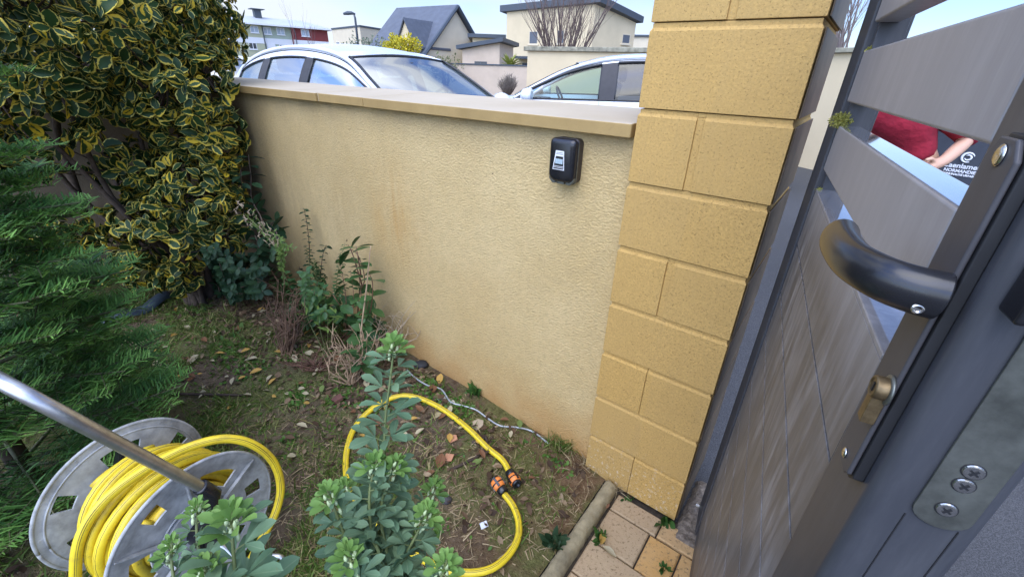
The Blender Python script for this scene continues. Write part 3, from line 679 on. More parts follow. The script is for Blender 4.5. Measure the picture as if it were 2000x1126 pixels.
mb = MB(); f.slab(mb, uA-12.5, uD+.9, zE+.01, zE+.22, -9.6, 1.1); mb.build('eave', M['white_paint'], hs)
mb = MB(); p = [f.pt(uA-12.4, zE+.23, 1.0), f.pt(uD+.8, zE+.23, 1.0), f.pt(uD+.8, zE+.23, -9.5), f.pt(uA-12.4, zE+.23, -9.5), f.pt(uA-10, zE+1.35, -3), f.pt(uD-3, zE+1.35, -3), f.pt(uD-3, zE+1.35, -6), f.pt(uA-10, zE+1.35, -6)]
mb.hexa(p); mb.build('roof', M['zinc_roof'], hs)
def lift(F_, o):   # a facade plane parallel to F_, moved towards the viewer
    import copy as _c; g_ = _c.copy(F_); g_.a = F_.a+F_.n*o; return g_
f2 = lift(f, .26); f3 = lift(f, .01); f4 = lift(f, .46)
for F_, x0, y0, x1, y1, pn in ((f2, 487, 50, 506, 65, 'window_light'), (f3, 513, 53, 531, 68, 'window_light'), (f3, 539, 54, 557, 69, 'window_light'), (f4, 587, 57, 605, 72, 'window_light'), (f2, 485, 83, 503, 97, 'window_dark'), (f3, 545, 87, 560, 99, 'window_dark')):
    F_.window(hs, x0, y0, x1, y1, pn)
u0, z1 = f3.uz(520, 85); u1, _ = f3.uz(537, 85); mb = MB(); f3.slab(mb, u0, u1, .1, z1, -.02, .05); mb.build('garage_door', M['white_paint'], hs)
u_, z_ = f.uz(513, 33); mb = MB(); f.slab(mb, u_-.5, u_+.5, zE+.9, zE+2.3, -3.2, -2.2); f.slab(mb, u_-1., u_+1., zE+2.32, zE+2.42, -3.6, -1.8); mb.build('roof_vent', M['dark_fascia'], hs)
mb = MB(); u_, _ = f.uz(573, 60); mb.tube([f.pt(u_, 0, .6), f.pt(u_, zE, .6)], .06, 8); mb.build('downpipe', M['dark_fascia'], hs)
mb = MB(); u_, _ = f.uz(512, 60); mb.tube([f.pt(u_, 0, .35), f.pt(u_, zE, .35)], .06, 8); mb.build('downpipe', M['dark_fascia'], hs)
# ---- flat roofed house
f = Facade((648, 57), 70, (703, 55), 62); g_ = Facade((703, 55), 62, (750, 60), 66)
fl = empty('flat_house', f.a, 0, 'low pale beige house with a flat roof behind the black street lamp', 'house')
uz0 = f.uz(648, 57)[1]; zt = uz0
mb = MB(); q = [f.pt(0, -.1), f.pt(f.L, -.1), g_.pt(g_.L, -.1), f.pt(0, -.1)+np.array([3, 14, 0])]; q2 = [a+np.array([0, 0, zt]) for a in q]; mb.hexa(q+q2); mb.build('wall', M['plaster_pale'], fl)
ctr = sum(q)/4; qq = [ctr+(a-ctr)*1.02+np.array([0, 0, zt+.01]) for a in q]; mb = MB(); mb.hexa(qq+[a+np.array([0, 0, .18]) for a in qq]); mb.build('roof_edge', M['dark_fascia'], fl)
f.window(fl, 657, 82, 664, 93, 'window_dark'); f.window(fl, 694, 81, 701, 93, 'window_dark')
# ---- gabled house with slate roof
Dg = 46
A_ = at_dist(893, 15, Dg); B_ = at_dist(775, 23, Dg+5)           # ridge ends
gh_ = empty('gabled_house', (A_[0], A_[1], 0), 0, 'beige gabled house with a steep slate roof and a small pointed dormer', 'house')
ridge_z = A_[2]; rd = norm((B_-A_)*np.array([1, 1, 0])); rl = np.linalg.norm((B_-A_)[:2]); side = np.array([rd[1], -rd[0], 0])
if side[1] > 0: side = -side                                     # towards the viewer
eh = 1.9; hw = 5.2
def GPt(r_, s_, z_): return np.array([A_[0], A_[1], 0])+rd*r_+side*s_+np.array([0, 0, z_])
mb = MB()
prof = [(-hw, -.1), (hw, -.1), (hw, eh), (0, ridge_z-.15), (-hw, eh)]
V = [GPt(.25, a, b) for a, b in prof]+[GPt(rl-.25, a, b) for a, b in prof]
mb.add(V, [(0, 1, 2, 3, 4), (9, 8, 7, 6, 5)]+[(i, 5+i, 5+(i+1) % 5, (i+1) % 5) for i in range(5)]); mb.build('wall', M['plaster_pale'], gh_)
for sg in (1, -1):
    mb = MB(); k_ = (ridge_z-eh)/hw; e_ = hw+.45
    mb.hexa([GPt(0, sg*e_, ridge_z-k_*e_), GPt(rl, sg*e_, ridge_z-k_*e_), GPt(rl, 0, ridge_z), GPt(0, 0, ridge_z), GPt(0, sg*e_, ridge_z-k_*e_+.22), GPt(rl, sg*e_, ridge_z-k_*e_+.22), GPt(rl, 0, ridge_z+.22), GPt(0, 0, ridge_z+.22)])
    mb.build('roof', M['slate'], gh_)
    mb = MB(); mb.tube([GPt(-.06, sg*e_, ridge_z-k_*e_+.1), GPt(-.06, 0, ridge_z+.1)], .16, 6); mb.build('verge_board', M['dark_fascia'], gh_)
# dormer
dr = 1.45; dw = 1.0; dz = 5.0; dez = 3.3; ds = hw-.05
mb = MB(); pr = [(dr-dw, .9), (dr+dw, .9), (dr+dw, dez), (dr, dz-.1), (dr-dw, dez)]
V = [GPt(a, ds, b) for a, b in pr]+[GPt(a, 1.4, b) for a, b in pr]; mb.add(V, [(0, 1, 2, 3, 4), (9, 8, 7, 6, 5)]+[(i, 5+i, 5+(i+1) % 5, (i+1) % 5) for i in range(5)]); do_ = mb.build('dormer', M['plaster_beige'], gh_)
mb = MB()
for sg in (1, -1):
    s_ = (dz-dez)/dw; w_ = dw+.25
    q = [GPt(dr+sg*w_, ds+.2, dz-s_*w_), GPt(dr, ds+.2, dz), GPt(dr, .8, dz), GPt(dr+sg*w_, .8, dz-s_*w_)]; mb.hexa(q+[a+np.array([0, 0, .14]) for a in q])
mb.build('dormer_roof', M['slate'], do_)
mb = MB(); q = [GPt(dr-.35, ds+.04, 1.9), GPt(dr+.42, ds+.04, 1.7), GPt(dr+.42, ds-.02, 1.7), GPt(dr-.35, ds-.02, 1.7)]; mb.hexa(q+[a+np.array([0, 0, 1.25]) for a in q]); mb.build('dormer_window', M['window_dark'], do_)
mb = MB(); q = [GPt(.22, -1.2-2.9, 1.7), GPt(.22, -.5-2.9, 1.7), GPt(.3, -.5-2.9, 1.7), GPt(.3, -1.2-2.9, 1.7)]; mb.hexa(q+[a+np.array([0, 0, 1.]) for a in q]); mb.build('window', M['window_dark'], gh_)
# ---- big mono-pitch house
f = Facade((990, 20), 40, (1164, 3), 37.5); g_ = Facade((1164, 3), 37.5, (1243, 42), 41)
bh = empty('large_house', f.a, 0, 'tall beige house with a dark sloping roof edge behind the bare fan shaped tree', 'house')
zl = f.uz(990, 24)[1]; zr = f.uz(1164, 6)[1]; zq = g_.uz(1243, 45)[1]
mb = MB(); q = [f.pt(0, -.1), f.pt(f.L, -.1), g_.pt(g_.L, -.1), f.pt(0, -.1)+(g_.pt(g_.L, 0)-f.pt(f.L, 0))]
q2 = [f.pt(0, zl), f.pt(f.L, zr), g_.pt(g_.L, zq), q[3]*np.array([1, 1, 0])+np.array([0, 0, zl+(zq-zr)])]
mb.hexa(q+q2); mb.build('wall', M['plaster_beige'], bh)
mb = MB(); ctr = sum(q2)/4; ov = []
for a in q2:
    d_ = (a-ctr)*np.array([1, 1, 0]); ov.append(a+norm(d_)*.55+np.array([0, 0, .01]))
mb.hexa(ov+[a+np.array([0, 0, .42]) for a in ov]); mb.build('roof', M['dark_fascia'], bh)
f.window(bh, 1034, 61, 1050, 87, 'shutter', 'plaster_pale', 0); f.window(bh, 1089, 59, 1101, 86, 'shutter', 'plaster_pale', 0); g_.window(bh, 1216, 66, 1229, 87, 'shutter', 'plaster_pale', 0)
u_, _ = f.uz(1044, 10); mb = MB(); mb.tube([f.pt(u_, zl+.3, -2), f.pt(u_, zl+2.2, -2)], .2, 10); mb.build('flue', M['dark_fascia'], bh)
f5 = Facade((996, 110), 39.2, (1030, 110), 38.8); u0, zc = f5.uz(1009, 110); u1, _ = f5.uz(1034, 110)
mb = MB(); f5.slab(mb, u0, u1+.3, zc-.18, zc, -1.2, .5); mb.build('canopy', M['dark_fascia'], bh); f5.window(bh, 1020, 123, 1030, 133, 'window_dark', 'dark_fascia', 0)
# lower wing
f6 = Facade((903, 100), 34, (976, 82), 33); g6 = Facade((976, 82), 33, (1003, 84), 35.5)
wg = empty('garage_wing', f6.a, 0, 'low beige garage wing with a dark sloping roof edge left of the tall house', 'house')
z0_ = f6.uz(903, 97)[1]; z1_ = f6.uz(976, 82)[1]; z2_ = z1_-.15
q = [f6.pt(0, -.1), f6.pt(f6.L, -.1), g6.pt(g6.L, -.1), f6.pt(0, -.1)+(g6.pt(g6.L, 0)-f6.pt(f6.L, 0))]
q2 = [f6.pt(0, z0_), f6.pt(f6.L, z1_), g6.pt(g6.L, z2_), q[3]*np.array([1, 1, 0])+np.array([0, 0, z0_-.1])]
mb = MB(); mb.hexa(q+q2); mb.build('wall', M['wall_pinkish'], wg)
ctr = sum(q2)/4; ov = [a+norm((a-ctr)*np.array([1, 1, 0]))*.45+np.array([0, 0, .01]) for a in q2]; mb = MB(); mb.hexa(ov+[a+np.array([0, 0, .24]) for a in ov]); mb.build('roof', M['dark_fascia'], wg)
f6.window(wg, 927, 120, 951, 130, 'window_dark', 'dark_fascia', 1)
f7 = Facade((930, 72), 42, (988, 70), 42); mb = MB(); z_ = f7.uz(930, 74)[1]; f7.slab(mb, -.3, f7.L, -.1, z_, -6, 0); an = mb.build('annex', M['plaster_beige'], wg)
mb = MB(); f7.slab(mb, -.7, f7.L, z_+.01, z_+.28, -6, .4); mb.build('annex_roof', M['dark_fascia'], an)
# pale house far right, seen between tall house and pillar
f8 = Facade((1241, 72), 60, (1275, 72), 60); fh = empty('far_house', f8.a, 0, 'pale flat roofed house seen between the tall house and the pillar', 'house')
mb = MB(); z_ = f8.uz(1241, 72)[1]; f8.slab(mb, -1, f8.L+12, -.1, z_, -8, 0); mb.build('wall', M['plaster_pale'], fh); mb = MB(); f8.slab(mb, -1.2, f8.L+12.2, z_+.01, z_+.2, -8.2, .2); mb.build('roof_edge', M['dark_fascia'], fh)
# boundary walls of the neighbours
f9 = Facade((850, 125), 29, (1033, 130), 27); lw = empty('boundary_wall', f9.a, 0, 'low pinkish beige street wall with a thin dark cap behind the two white cars', 'wall')
za = f9.uz(887, 126)[1]; zb_ = f9.uz(1029, 130)[1]; zz = (za+zb_)/2
mb = MB(); f9.slab(mb, -2, f9.L, -.1, zz, -.2, 0); mb.build('render', M['wall_pinkish'], lw); mb = MB(); f9.slab(mb, -2, f9.L+.02, zz+.003, zz+.07, -.25, .05); mb.build('cap', M['dark_fascia'], lw)
fa = Facade((1031, 97), 21, (1290, 97), 19.5); tw = empty('tall_boundary_wall', fa.a, 0, 'taller beige street wall with mossy stone coping behind the right hand white car', 'wall')
zz = fa.uz(1040, 100)[1]; mb = MB(); fa.slab(mb, 0, fa.L+4, -.1, zz, -.3, 0); mb.build('render', M['plaster_beige'], tw); mb = MB(); fa.slab(mb, -.15, fa.L+4.1, zz+.003, zz+.17, -.4, .12); mb.build('coping', M['coping_old'], tw, bevel=.02)
fb = Facade((1600, 98), 9.3, (1990, 60), 8.0); rw = empty('neighbour_wall', fb.a, 0, 'beige street wall with grey coping seen between the pillar and the gate', 'wall')
zz = fb.uz(1650, 104)[1]; mb = MB(); fb.slab(mb, -.4, fb.L+5, -.1, zz, -.3, 0); mb.build('render', M['plaster_beige'], rw); mb = MB(); fb.slab(mb, -.45, fb.L+5.1, zz+.003, zz+.07, -.36, .08); mb.build('coping', M['coping_old'], rw, bevel=.01)
# street lamp
lb_ = at_dist(700, 92, 45); la = empty('street_lamp', (lb_[0], lb_[1], 0), 0, 'black street lamp with a flat oval head against the sky', 'lamp')
tz = at_dist(697, 28, 45)[2]; mb = MB(); mb.tube([(lb_[0], lb_[1], 0), (lb_[0], lb_[1], tz-.3), (lb_[0]-.05, lb_[1], tz-.05)], [.12, .085, .07], 10); mb.build('pole', M['dark_fascia'], la, smooth=True)
mb = MB(); mb.tube([(lb_[0]+.05, lb_[1], tz), (lb_[0]-.25, lb_[1], tz+.06), (lb_[0]-.6, lb_[1], tz+.05), (lb_[0]-.95, lb_[1], tz-.02)], [.05, .13, .15, .08], 12, flat=1.0); mb.build('lamp_head', M['dark_fascia'], la, smooth=True)
# raised mulch bed and leafless round bush
mb = MB(); V = []; nx = 26
bc = at_dist(985, 186, 20)
for i in range(nx):
    for j in range(nx):
        x = -3+6.*j/(nx-1); y = -2.2+4.4*i/(nx-1); e = max(0, 1-(x/3)**2)*max(0, 1-(y/2.2)**2); V.append((bc[0]+x, bc[1]+y, SZ-.05+.38*e**.5+.06*noise.noise(Vector((x*3, y*3, 0)))))
mb.add(V, [(i*nx+j, i*nx+j+1, (i+1)*nx+j+1, (i+1)*nx+j) for i in range(nx-1) for j in range(nx-1)])
tag(mb.build('mulch_bed', simple('bark_mulch', (.13, .05, .03), .95, var=.6, vs=30, bump=1., bs=40, bd=.03), smooth=True), kind='structure')
def twig_ball(name, base, r, lbl, mat, n=150, h=None, cat='bush', spread=1., rad=.012):
    root = empty(name, base, 0, lbl, cat); mb = MB(); h = h or 2*r
    for i in range(n):
        a = random.uniform(0, 2*math.pi); b = random.uniform(0, 1)**.6; x, y = math.cos(a)*r*b, math.sin(a)*r*b; z = h*(1-.35*b*b)*random.uniform(.7, 1.)
        p0 = np.array(base); p1 = p0+np.array([x*.5*spread, y*.5, z*.45]); p2 = p0+np.array([x*spread, y, z])
        p2 = p2+np.array([random.uniform(-.1, .1)*r for _ in range(3)])
        mb.tube([p0, p1, p2], [rad, rad*.7, rad*.3], 4, cap=False)
        for _ in range(2):
            t = random.uniform(.4, .9); q = p1+(p2-p1)*t; mb.tube([q, q+np.array([random.uniform(-.3, .3)*r, random.uniform(-.3, .3)*r, random.uniform(.1, .45)*r])], [rad*.5, rad*.2], 3, cap=False)
    mb.build('twigs', mat, root); return root
bp_ = at_dist(993, 180, 20); twig_ball('bush', (bp_[0], bp_[1], .45), .46, 'round leafless grey bush in a red brown mulch bed', simple('grey_twig', (.17, .14, .11), .9, var=.3), 220, .95)
# bare fan shaped tree standing behind the tall boundary wall
tb = at_dist(1100, 96, 26); tree = empty('bare_tree', (tb[0], tb[1], 0), 0, 'leafless upright tree with a fan of stems before the tall beige house', 'tree')
mb = MB(); random.seed(5)
def grow(p, d, L, r, depth, mb, up=.35):
    pts = [np.array(p)]; rad = [r]; dd = np.array(d); n_ = 5
    for i in range(n_):
        dd = norm(dd+np.array([random.gauss(0, .09), random.gauss(0, .09), up*.12])); pts.append(pts[-1]+dd*L/n_); rad.append(r*(1-.6*(i+1)/n_))
    mb.tube(pts, rad, 5 if depth < 2 else 3, cap=False)
    if depth < 3:
        for k in range(4 if depth == 0 else 4):
            i = random.randint(1, n_); a = random.uniform(0, 2*math.pi); sp = random.uniform(.2, .5)
            grow(pts[i], norm(dd+np.array([math.cos(a)*sp, math.sin(a)*sp, .2])), L*random.uniform(.45, .7), rad[i]*.6, depth+1, mb)
tr_ = MB(); tr_.tube([(tb[0], tb[1], 0), (tb[0], tb[1], .9)], [.16, .14], 9); tr_.build('trunk', M['bark'], tree)
for k in range(25):
    a = random.uniform(0, 2*math.pi); t = (k-12)/12; grow((tb[0]+t*.1, tb[1], .8), norm(np.array([t*.62, random.uniform(-.2, .2), 1.])), random.uniform(3.3, 4.3), .048, 0 if k % 2 else 1, mb)
mb.build('crown', simple('tree_bark_far', (.13, .09, .075), .9, var=.3), tree)
t2 = at_dist(1655, 100, 15); tree2 = empty('bare_tree', (t2[0], t2[1], 0), 0, 'thin leafless tree seen in the gap between the pillar and the gate', 'tree')
mb = MB(); tr_ = MB(); tr_.tube([(t2[0], t2[1], 0), (t2[0], t2[1], 1.6)], [.1, .08], 9); tr_.build('trunk', M['bark'], tree2)
for k in range(9): grow((t2[0], t2[1], 1.5), norm(np.array([random.uniform(-.35, .35), random.uniform(-.3, .3), 1.])), 2.6, .03, 0, mb)
mb.build('crown', simple('tree_bark_pale', (.20, .16, .14), .9), tree2)
t3 = at_dist(600, 100, 75)
for px, D_, h_, lb_t in ((608, 60, 4.2, 'slender leafless sapling in front of the dark red wall section'), (578, 70, 4.6, 'thin leafless sapling where the sage wall meets the red wall')):
    t3 = at_dist(px, 95, D_); tr3 = empty('sapling', (t3[0], t3[1], 0), 0, lb_t, 'tree'); mb = MB(); grow((t3[0], t3[1], 0), (0, 0, 1), h_+1, .05, 1, mb, .6); mb.build('branches', simple('sapling_bark', (.15, .10, .09), .9), tr3)
# leafy bushes far off
def leafy(name, c, rx, rz, lbl, mat, n, ls, cat='bush'):
    root = empty(name, (c[0], c[1], 0), 0, lbl, cat); d_ = norm(rng.normal(size=(n, 3))); rr_ = rng.uniform(.55, 1.05, (n, 1))*(1+.18*np.sin(d_[:, :1]*7+d_[:, 2:3]*5))
    pos = np.array([c[0], c[1], c[2]])+d_*rr_*np.array([rx, rx, rz]); leaves('foliage', mat, pos, norm(d_+rng.normal(size=(n, 3))*.7), norm(d_+rng.normal(size=(n, 3))*.6), rng.uniform(.6, 1.2, n)*ls, OVAL, root)
    mb = MB()
    for k in range(9):
        a = random.uniform(0, 6.28); mb.tube([(c[0], c[1], 0), (c[0]+math.cos(a)*rx*.4, c[1]+math.sin(a)*rx*.4, c[2]*.8), (c[0]+math.cos(a)*rx*.8, c[1]+math.sin(a)*rx*.8, c[2]+rz*.5)], [.05, .035, .01], 5)
    mb.build('stems', M['bark'], root); return root
yc = at_dist(784, 92, 26); leafy('yellow_bush', (yc[0], yc[1], yc[2]-.12), (.88), .62, 'bright yellow flowering rounded bush below the slate roof', m_leaf('yellow_blossom', (.72, .56, .03), (.35, .36, .05), .6, trans=.25), 3000, .13)
gc = at_dist(715, 92, 40); leafy('grey_bush', (gc[0], gc[1], gc[2]-.6), 1.7, 1.4, 'sparse grey green bush between the lamp and the yellow bush', m_leaf('grey_leaf', (.16, .20, .13), (.24, .26, .18), .6), 700, .22)
sc_ = at_dist(870, 112, 27); leafy('small_bush', (sc_[0], sc_[1], sc_[2]-.6), .8, .7, 'small olive bush over the roof end of the left car', m_leaf('olive_leaf', (.15, .17, .08), (.25, .25, .12), .6), 500, .14)
pc = at_dist(996, 128, 31); pm = empty('palm', (pc[0], pc[1], 0), 0, 'small yellow green palm behind the low pinkish wall', 'plant')
n = 60; a = rng.uniform(0, 2*np.pi, n); el = rng.uniform(.1, 1.2, n); dd = np.stack([np.cos(a)*np.cos(el), np.sin(a)*np.cos(el), np.sin(el)], 1); leaves('fronds', m_leaf('palm_leaf', (.22, .26, .05), (.36, .36, .10), .5), np.tile([pc[0], pc[1], pc[2]-.1], (n, 1)), dd, np.tile([0, 0, 1.], (n, 1)), rng.uniform(.6, .95, n), LANCE, pm, width=.8)
mb = MB(); mb.tube([(pc[0], pc[1], 0), (pc[0], pc[1], pc[2]-.05)], .12, 8); mb.build('trunk', M['bark'], pm)
# wooded hill on the skyline
mb = MB(); hx = np.linspace(-330, 60, 60); V = []
for x in hx: h_ = 10+5*noise.noise(Vector((x*.02, 0, 0)))+1.5*noise.noise(Vector((x*.2, 3, 0))); V += [(x, 520, -1), (x, 540, max(2, h_)), (x, 640, max(2, h_)*.8)]
mb.add(V, [(3*i, 3*i+3, 3*i+4, 3*i+1) for i in range(59)]+[(3*i+1, 3*i+4, 3*i+5, 3*i+2) for i in range(59)]); tag(mb.build('hill', simple('far_wood', (.20, .26, .28), .95, var=.2, vs=.05)), kind='structure')

# ================================================================== CARS
M['car_white'] = simple('white_car_paint', (.74, .76, .79), .18, var=.01, coat=.6); M['car_white'].node_tree.nodes['Principled BSDF'].inputs['Coat Roughness'].default_value = .05
M['car_grey_trim'] = simple('grey_pillar_trim', (.055, .052, .052), .5, var=.1, spec=.2); M['car_black'] = simple('car_black_trim', (.012, .012, .013), .35)
M['tyre'] = simple('tyre', (.02, .02, .02), .8); M['rim'] = simple('rim', (.35, .36, .37), .3, .9); M['interior'] = simple('car_interior', (.05, .055, .06), .7); M['seat'] = simple('seat_cloth', (.13, .14, .15), .8)
M['lamp_red'] = simple('tail_lamp', (.35, .01, .01), .2); M['lamp_clear'] = simple('head_lamp', (.6, .63, .66), .1)
GLS = m_glass('car_glass', (.58, .72, .70), .0); GLW = m_glass('windscreen_glass', (.50, .60, .61), .05); GLD = m_glass('privacy_glass', (.30, .31, .32), .03)
def interp(pts, x):
    pts = sorted(pts); xs = [p[0] for p in pts]; return [float(np.interp(x, xs, [p[k] for p in pts])) for k in range(1, len(pts[0]))]
def make_car(name, loc, heading, lbl, rail, belt, hood, rear, header, rhead, doors, pillars, frame_t=.12, halfw=.89, mirror_x=-.22, grp=None, rails_black=False, glass=(0, 0)):
    """rail: (x, z, y) from the cowl back; belt: (x, z); doors: side glass openings; pillars: opaque strips between them"""
    root = empty(name, loc, R(heading), lbl, 'car', grp)
    rail = sorted(rail); xr = [p[0] for p in rail]
    sm = smooth_path([(p[0], p[2], p[1]) for p in rail], 8); sm = np.array(sm); o_ = np.argsort(sm[:, 0]); sm = sm[o_]
    RZ = lambda x: float(np.interp(x, sm[:, 0], sm[:, 2])); RY = lambda x: float(np.interp(x, sm[:, 0], sm[:, 1]))
    BZ = lambda x: float(np.interp(x, [b[0] for b in sorted(belt)], [b[1] for b in sorted(belt)]))
    BYh = lambda x: halfw-.07-.10*max(0, (x+.3))-.06*max(0, (-2.6-x))
    def side(x, t, sg, off=0):
        y = RY(x)+(BYh(x)-RY(x))*(t+.10*math.sin(math.pi*t)); z = RZ(x)+(BZ(x)-RZ(x))*t; return (x, sg*(y+off), z)
    x0, x1 = sm[0, 0], sm[-1, 0]
    def strip(mb, sg, xa, xb, ta, tb, off=0, nx=24, nt_=6, ta_f=None):
        V = []
        for i in range(nx+1):
            x = xa+(xb-xa)*i/nx
            for j in range(nt_+1): t = ta+(tb-ta)*j/nt_; V.append(side(x, t, sg, off))
        k = nt_+1; fs = [(i*k+j, (i+1)*k+j, (i+1)*k+j+1, i*k+j+1) if sg < 0 else (i*k+j, i*k+j+1, (i+1)*k+j+1, (i+1)*k+j) for i in range(nx) for j in range(nt_)]; mb.add(V, fs)
    # body shell
    mb = MB(); hd = sorted(hood); fr = hd[-1][0]
    st = np.linspace(rear, fr, 56)
    for_sec = []
    for x in st:
        zt = BZ(x) if x < 0 and x > x0 else 0
        hz = float(np.interp(x, [h[0] for h in hd], [h[1] for h in hd])) if x >= -.02 else (float(np.interp(x, [rear, x0], [.72, BZ(x0)])) if x < x0 else BZ(x))
        hwid = halfw*(1-.10*max(0, (x-.3)/(fr-.3))**2.5-.10*max(0, (x0+.3-x)/(x0+.3-rear))**2); cab = x0 <= x <= -.02
        top = .55 if cab else hz+.02
        sec = [(0, top), (.45*hwid if cab else .5*hwid, top if cab else hz+.012), ((BYh(x)-.05) if cab else .80*hwid, hz-.02 if cab else hz-.02), (BYh(x) if cab else .90*hwid, hz if cab else hz-.05), (hwid, hz-.20), (hwid+.005, .52), (hwid-.03, .28), (hwid-.25, .20)]
        for_sec.append([(x, -a, b) for a, b in sec][::-1]+[(x, a, b) for a, b in sec[1:]])
    k = len(for_sec[0]); V = [p for s in for_sec for p in s]
    mb.add(V, [(i*k+j, i*k+j+1, (i+1)*k+j+1, (i+1)*k+j) for i in range(len(st)-1) for j in range(k-1)]+[tuple(range(k-1, -1, -1)), tuple((len(st)-1)*k+j for j in range(k))])
    for sg in (1, -1):
        mb.tube([side(x, .0, sg) for x in np.linspace(x0, x1, 50)], .022, 10)
        strip(mb, sg, x0, x1, .0, frame_t, .0, 50, 2)
    # roof skin
    n1, n2 = 30, 12; V = []
    for i in range(n1+1):
        x = rhead+(header-rhead)*i/n1
        for j in range(n2+1):
            v = -1+2*j/n2; y = RY(x)*v; V.append((x+.05*(1-v*v)*(1 if i == n1 else (-1 if i == 0 else 0)), y, RZ(x)+.012+.045*(1-v*v)))
    mb.add(V, [(i*(n2+1)+j, i*(n2+1)+j+1, (i+1)*(n2+1)+j+1, (i+1)*(n2+1)+j) for i in range(n1) for j in range(n2)])
    body = mb.build('body', M['car_white'], root, local=True, smooth=True)
    sb = body.modifiers.new('e', 'EDGE_SPLIT'); sb.split_angle = R(38)
    for sg in (1, -1):
        m2 = MB(); m2.tube([side(x, .055, sg, .002) for x in np.linspace(x0+.1, x1-.08, 50)], .005, 5); m2.build('roof_seam', M['car_black'], root, local=True, smooth=True)
    # windscreen and rear window
    for nm, xa, xb in (('windscreen', header+.03, x1-.0), ('rear_window', rhead-.03, x0)):
        V = []
        for i in range(13):
            x = xa+(xb-xa)*i/12
            for j in range(13):
                v = -1+2*j/12; bow = (.10 if nm == 'windscreen' else -.08)*(1-v*v)*(.45+.55*i/12); V.append((x+bow, (RY(x)-.02)*v, RZ(x)+.02-(.012 if i else 0)+.03*(1-v*v)))
        m2 = MB(); m2.add(V, [(i*13+j, i*13+j+1, (i+1)*13+j+1, (i+1)*13+j) for i in range(12) for j in range(12)]); m2.build(nm, GLW, root, local=True, smooth=True)
        m2 = MB()
        for sg in (1, -1): m2.tube([(x, sg*(RY(x)-.028), RZ(x)+.024) for x in np.linspace(xa, xb, 14)], .012, 6)
        m2.tube([V[j] for j in range(13)], .012, 6); m2.build(nm+'_seal', M['car_black'], root, local=True, smooth=True)
    for sg in (1, -1):
        for qi, (xa, xb, tk) in enumerate(doors):
            m2 = MB(); strip(m2, sg, xa, xb, frame_t+.015, .985, -.012, 20, 5); wn = m2.build('side_window', GLD if tk else GLS, root, local=True, smooth=True)
            m2 = MB(); t0 = frame_t+.01
            pts = [side(x, t0, sg, -.004) for x in np.linspace(xa, xb, 18)]; m2.tube(pts, .011 if frame_t > .12 else .02, 6)
            m2.tube([side(xa, t, sg, -.004) for t in np.linspace(t0, 1, 6)], .010, 6); m2.tube([side(xb, t, sg, -.004) for t in np.linspace(t0, 1, 6)], .010, 6)
            m2.build('window_seal', M['car_black'], wn, local=True, smooth=True)
        for xa, xb, mt in pillars:
            m2 = MB(); strip(m2, sg, xa, xb, frame_t+.002, .99, .002, 4, 8); m2.build('window_pillar', M[mt], root, local=True, smooth=True)
        m2 = MB(); m2.tube([(x, sg*(BYh(x)+.004), BZ(x)+.006) for x in np.linspace(doors[-1][0]-.05, doors[0][1]+.05, 24)], .012, 6); m2.build('belt_trim', M['car_black'], root, local=True, smooth=True)
        for dx in (doors[0][0]-.06, doors[1][0]-.06):
            m2 = MB(); m2.tube([(dx+.05, sg*(BYh(dx)+.006), BZ(dx)-.02), (dx+.02, sg*(halfw+.004), BZ(dx)-.22), (dx, sg*(halfw+.008), .5), (dx-.02, sg*(halfw-.02), .3)], .004, 5); m2.build('door_seam', M['car_black'], root, local=True)
            m2 = MB(); m2.box(dx+.06, dx+.24, sg*(halfw-.01)-.02, sg*(halfw-.01)+.02, .80, .83); m2.build('door_handle', M['car_white'], root, local=True, bevel=.008)
        my = sg*(BYh(mirror_x)+.13); mz = BZ(mirror_x)+.045
        m2 = MB(); m2.tube([(mirror_x+.09, my, mz), (mirror_x+.06, my, mz), (mirror_x, my, mz), (mirror_x-.055, my, mz)], [.035, .075, .095, .088], 16, flat=1.25); m2.tube([(mirror_x+.02, sg*BYh(mirror_x), mz-.07), (mirror_x+.02, my, mz-.06)], .022, 8)
        mr = m2.build('wing_mirror', M['car_white'], root, local=True, smooth=True)
        m2 = MB(); m2.box(mirror_x-.064, mirror_x-.057, my-.085, my+.085, mz-.055, mz+.055); m2.build('mirror_glass', M['window_light'], mr, local=True, bevel=.01)
        m2 = MB(); m2.box(fr-.22, fr-.02, sg*.72-.14, sg*.72+.12, .62, .76); m2.build('headlight', M['lamp_clear'], root, local=True, bevel=.03)
        m2 = MB(); m2.box(rear-.01, rear+.10, sg*.70-.12, sg*.70+.13, .70, .86); m2.build('tail_light', M['lamp_red'], root, local=True, bevel=.03)
        for wx in (fr-.75, rear+.75):
            m2 = MB(); T = lambda x, y, z, wx=wx, sg=sg: (wx+x, sg*(halfw-.10+z), .33+y); m2.lathe([(.20, .0), (.33, .0), (.335, .05), (.335, .09), (.325, .125), (.20, .125)], 28, T=T); wh = m2.build('wheel', M['tyre'], root, local=True, smooth=True)
            m2 = MB(); m2.lathe([(.215, .10), (.215, .127), (.19, .12), (.05, .115), (.045, .127), (.0001, .127)], 28, T=T); m2.build('rim', M['rim'], wh, local=True, smooth=True)
            m2 = MB(); m2.lathe([(.38, .012), (.38, .108), (.0001, .108)], 28, T=T); m2.build('wheel_arch', M['car_black'], root, local=True)
    m2 = MB(); m2.box(rear+.3, -.25, -halfw+.12, halfw-.12, .50, .58); m2.build('cabin_floor', M['interior'], root, local=True)
    m2 = MB(); m2.box(-.35, -.02, -halfw+.16, halfw-.16, .58, BZ(-.3)-.04); m2.build('dashboard', M['interior'], root, local=True, bevel=.05, seg=3)
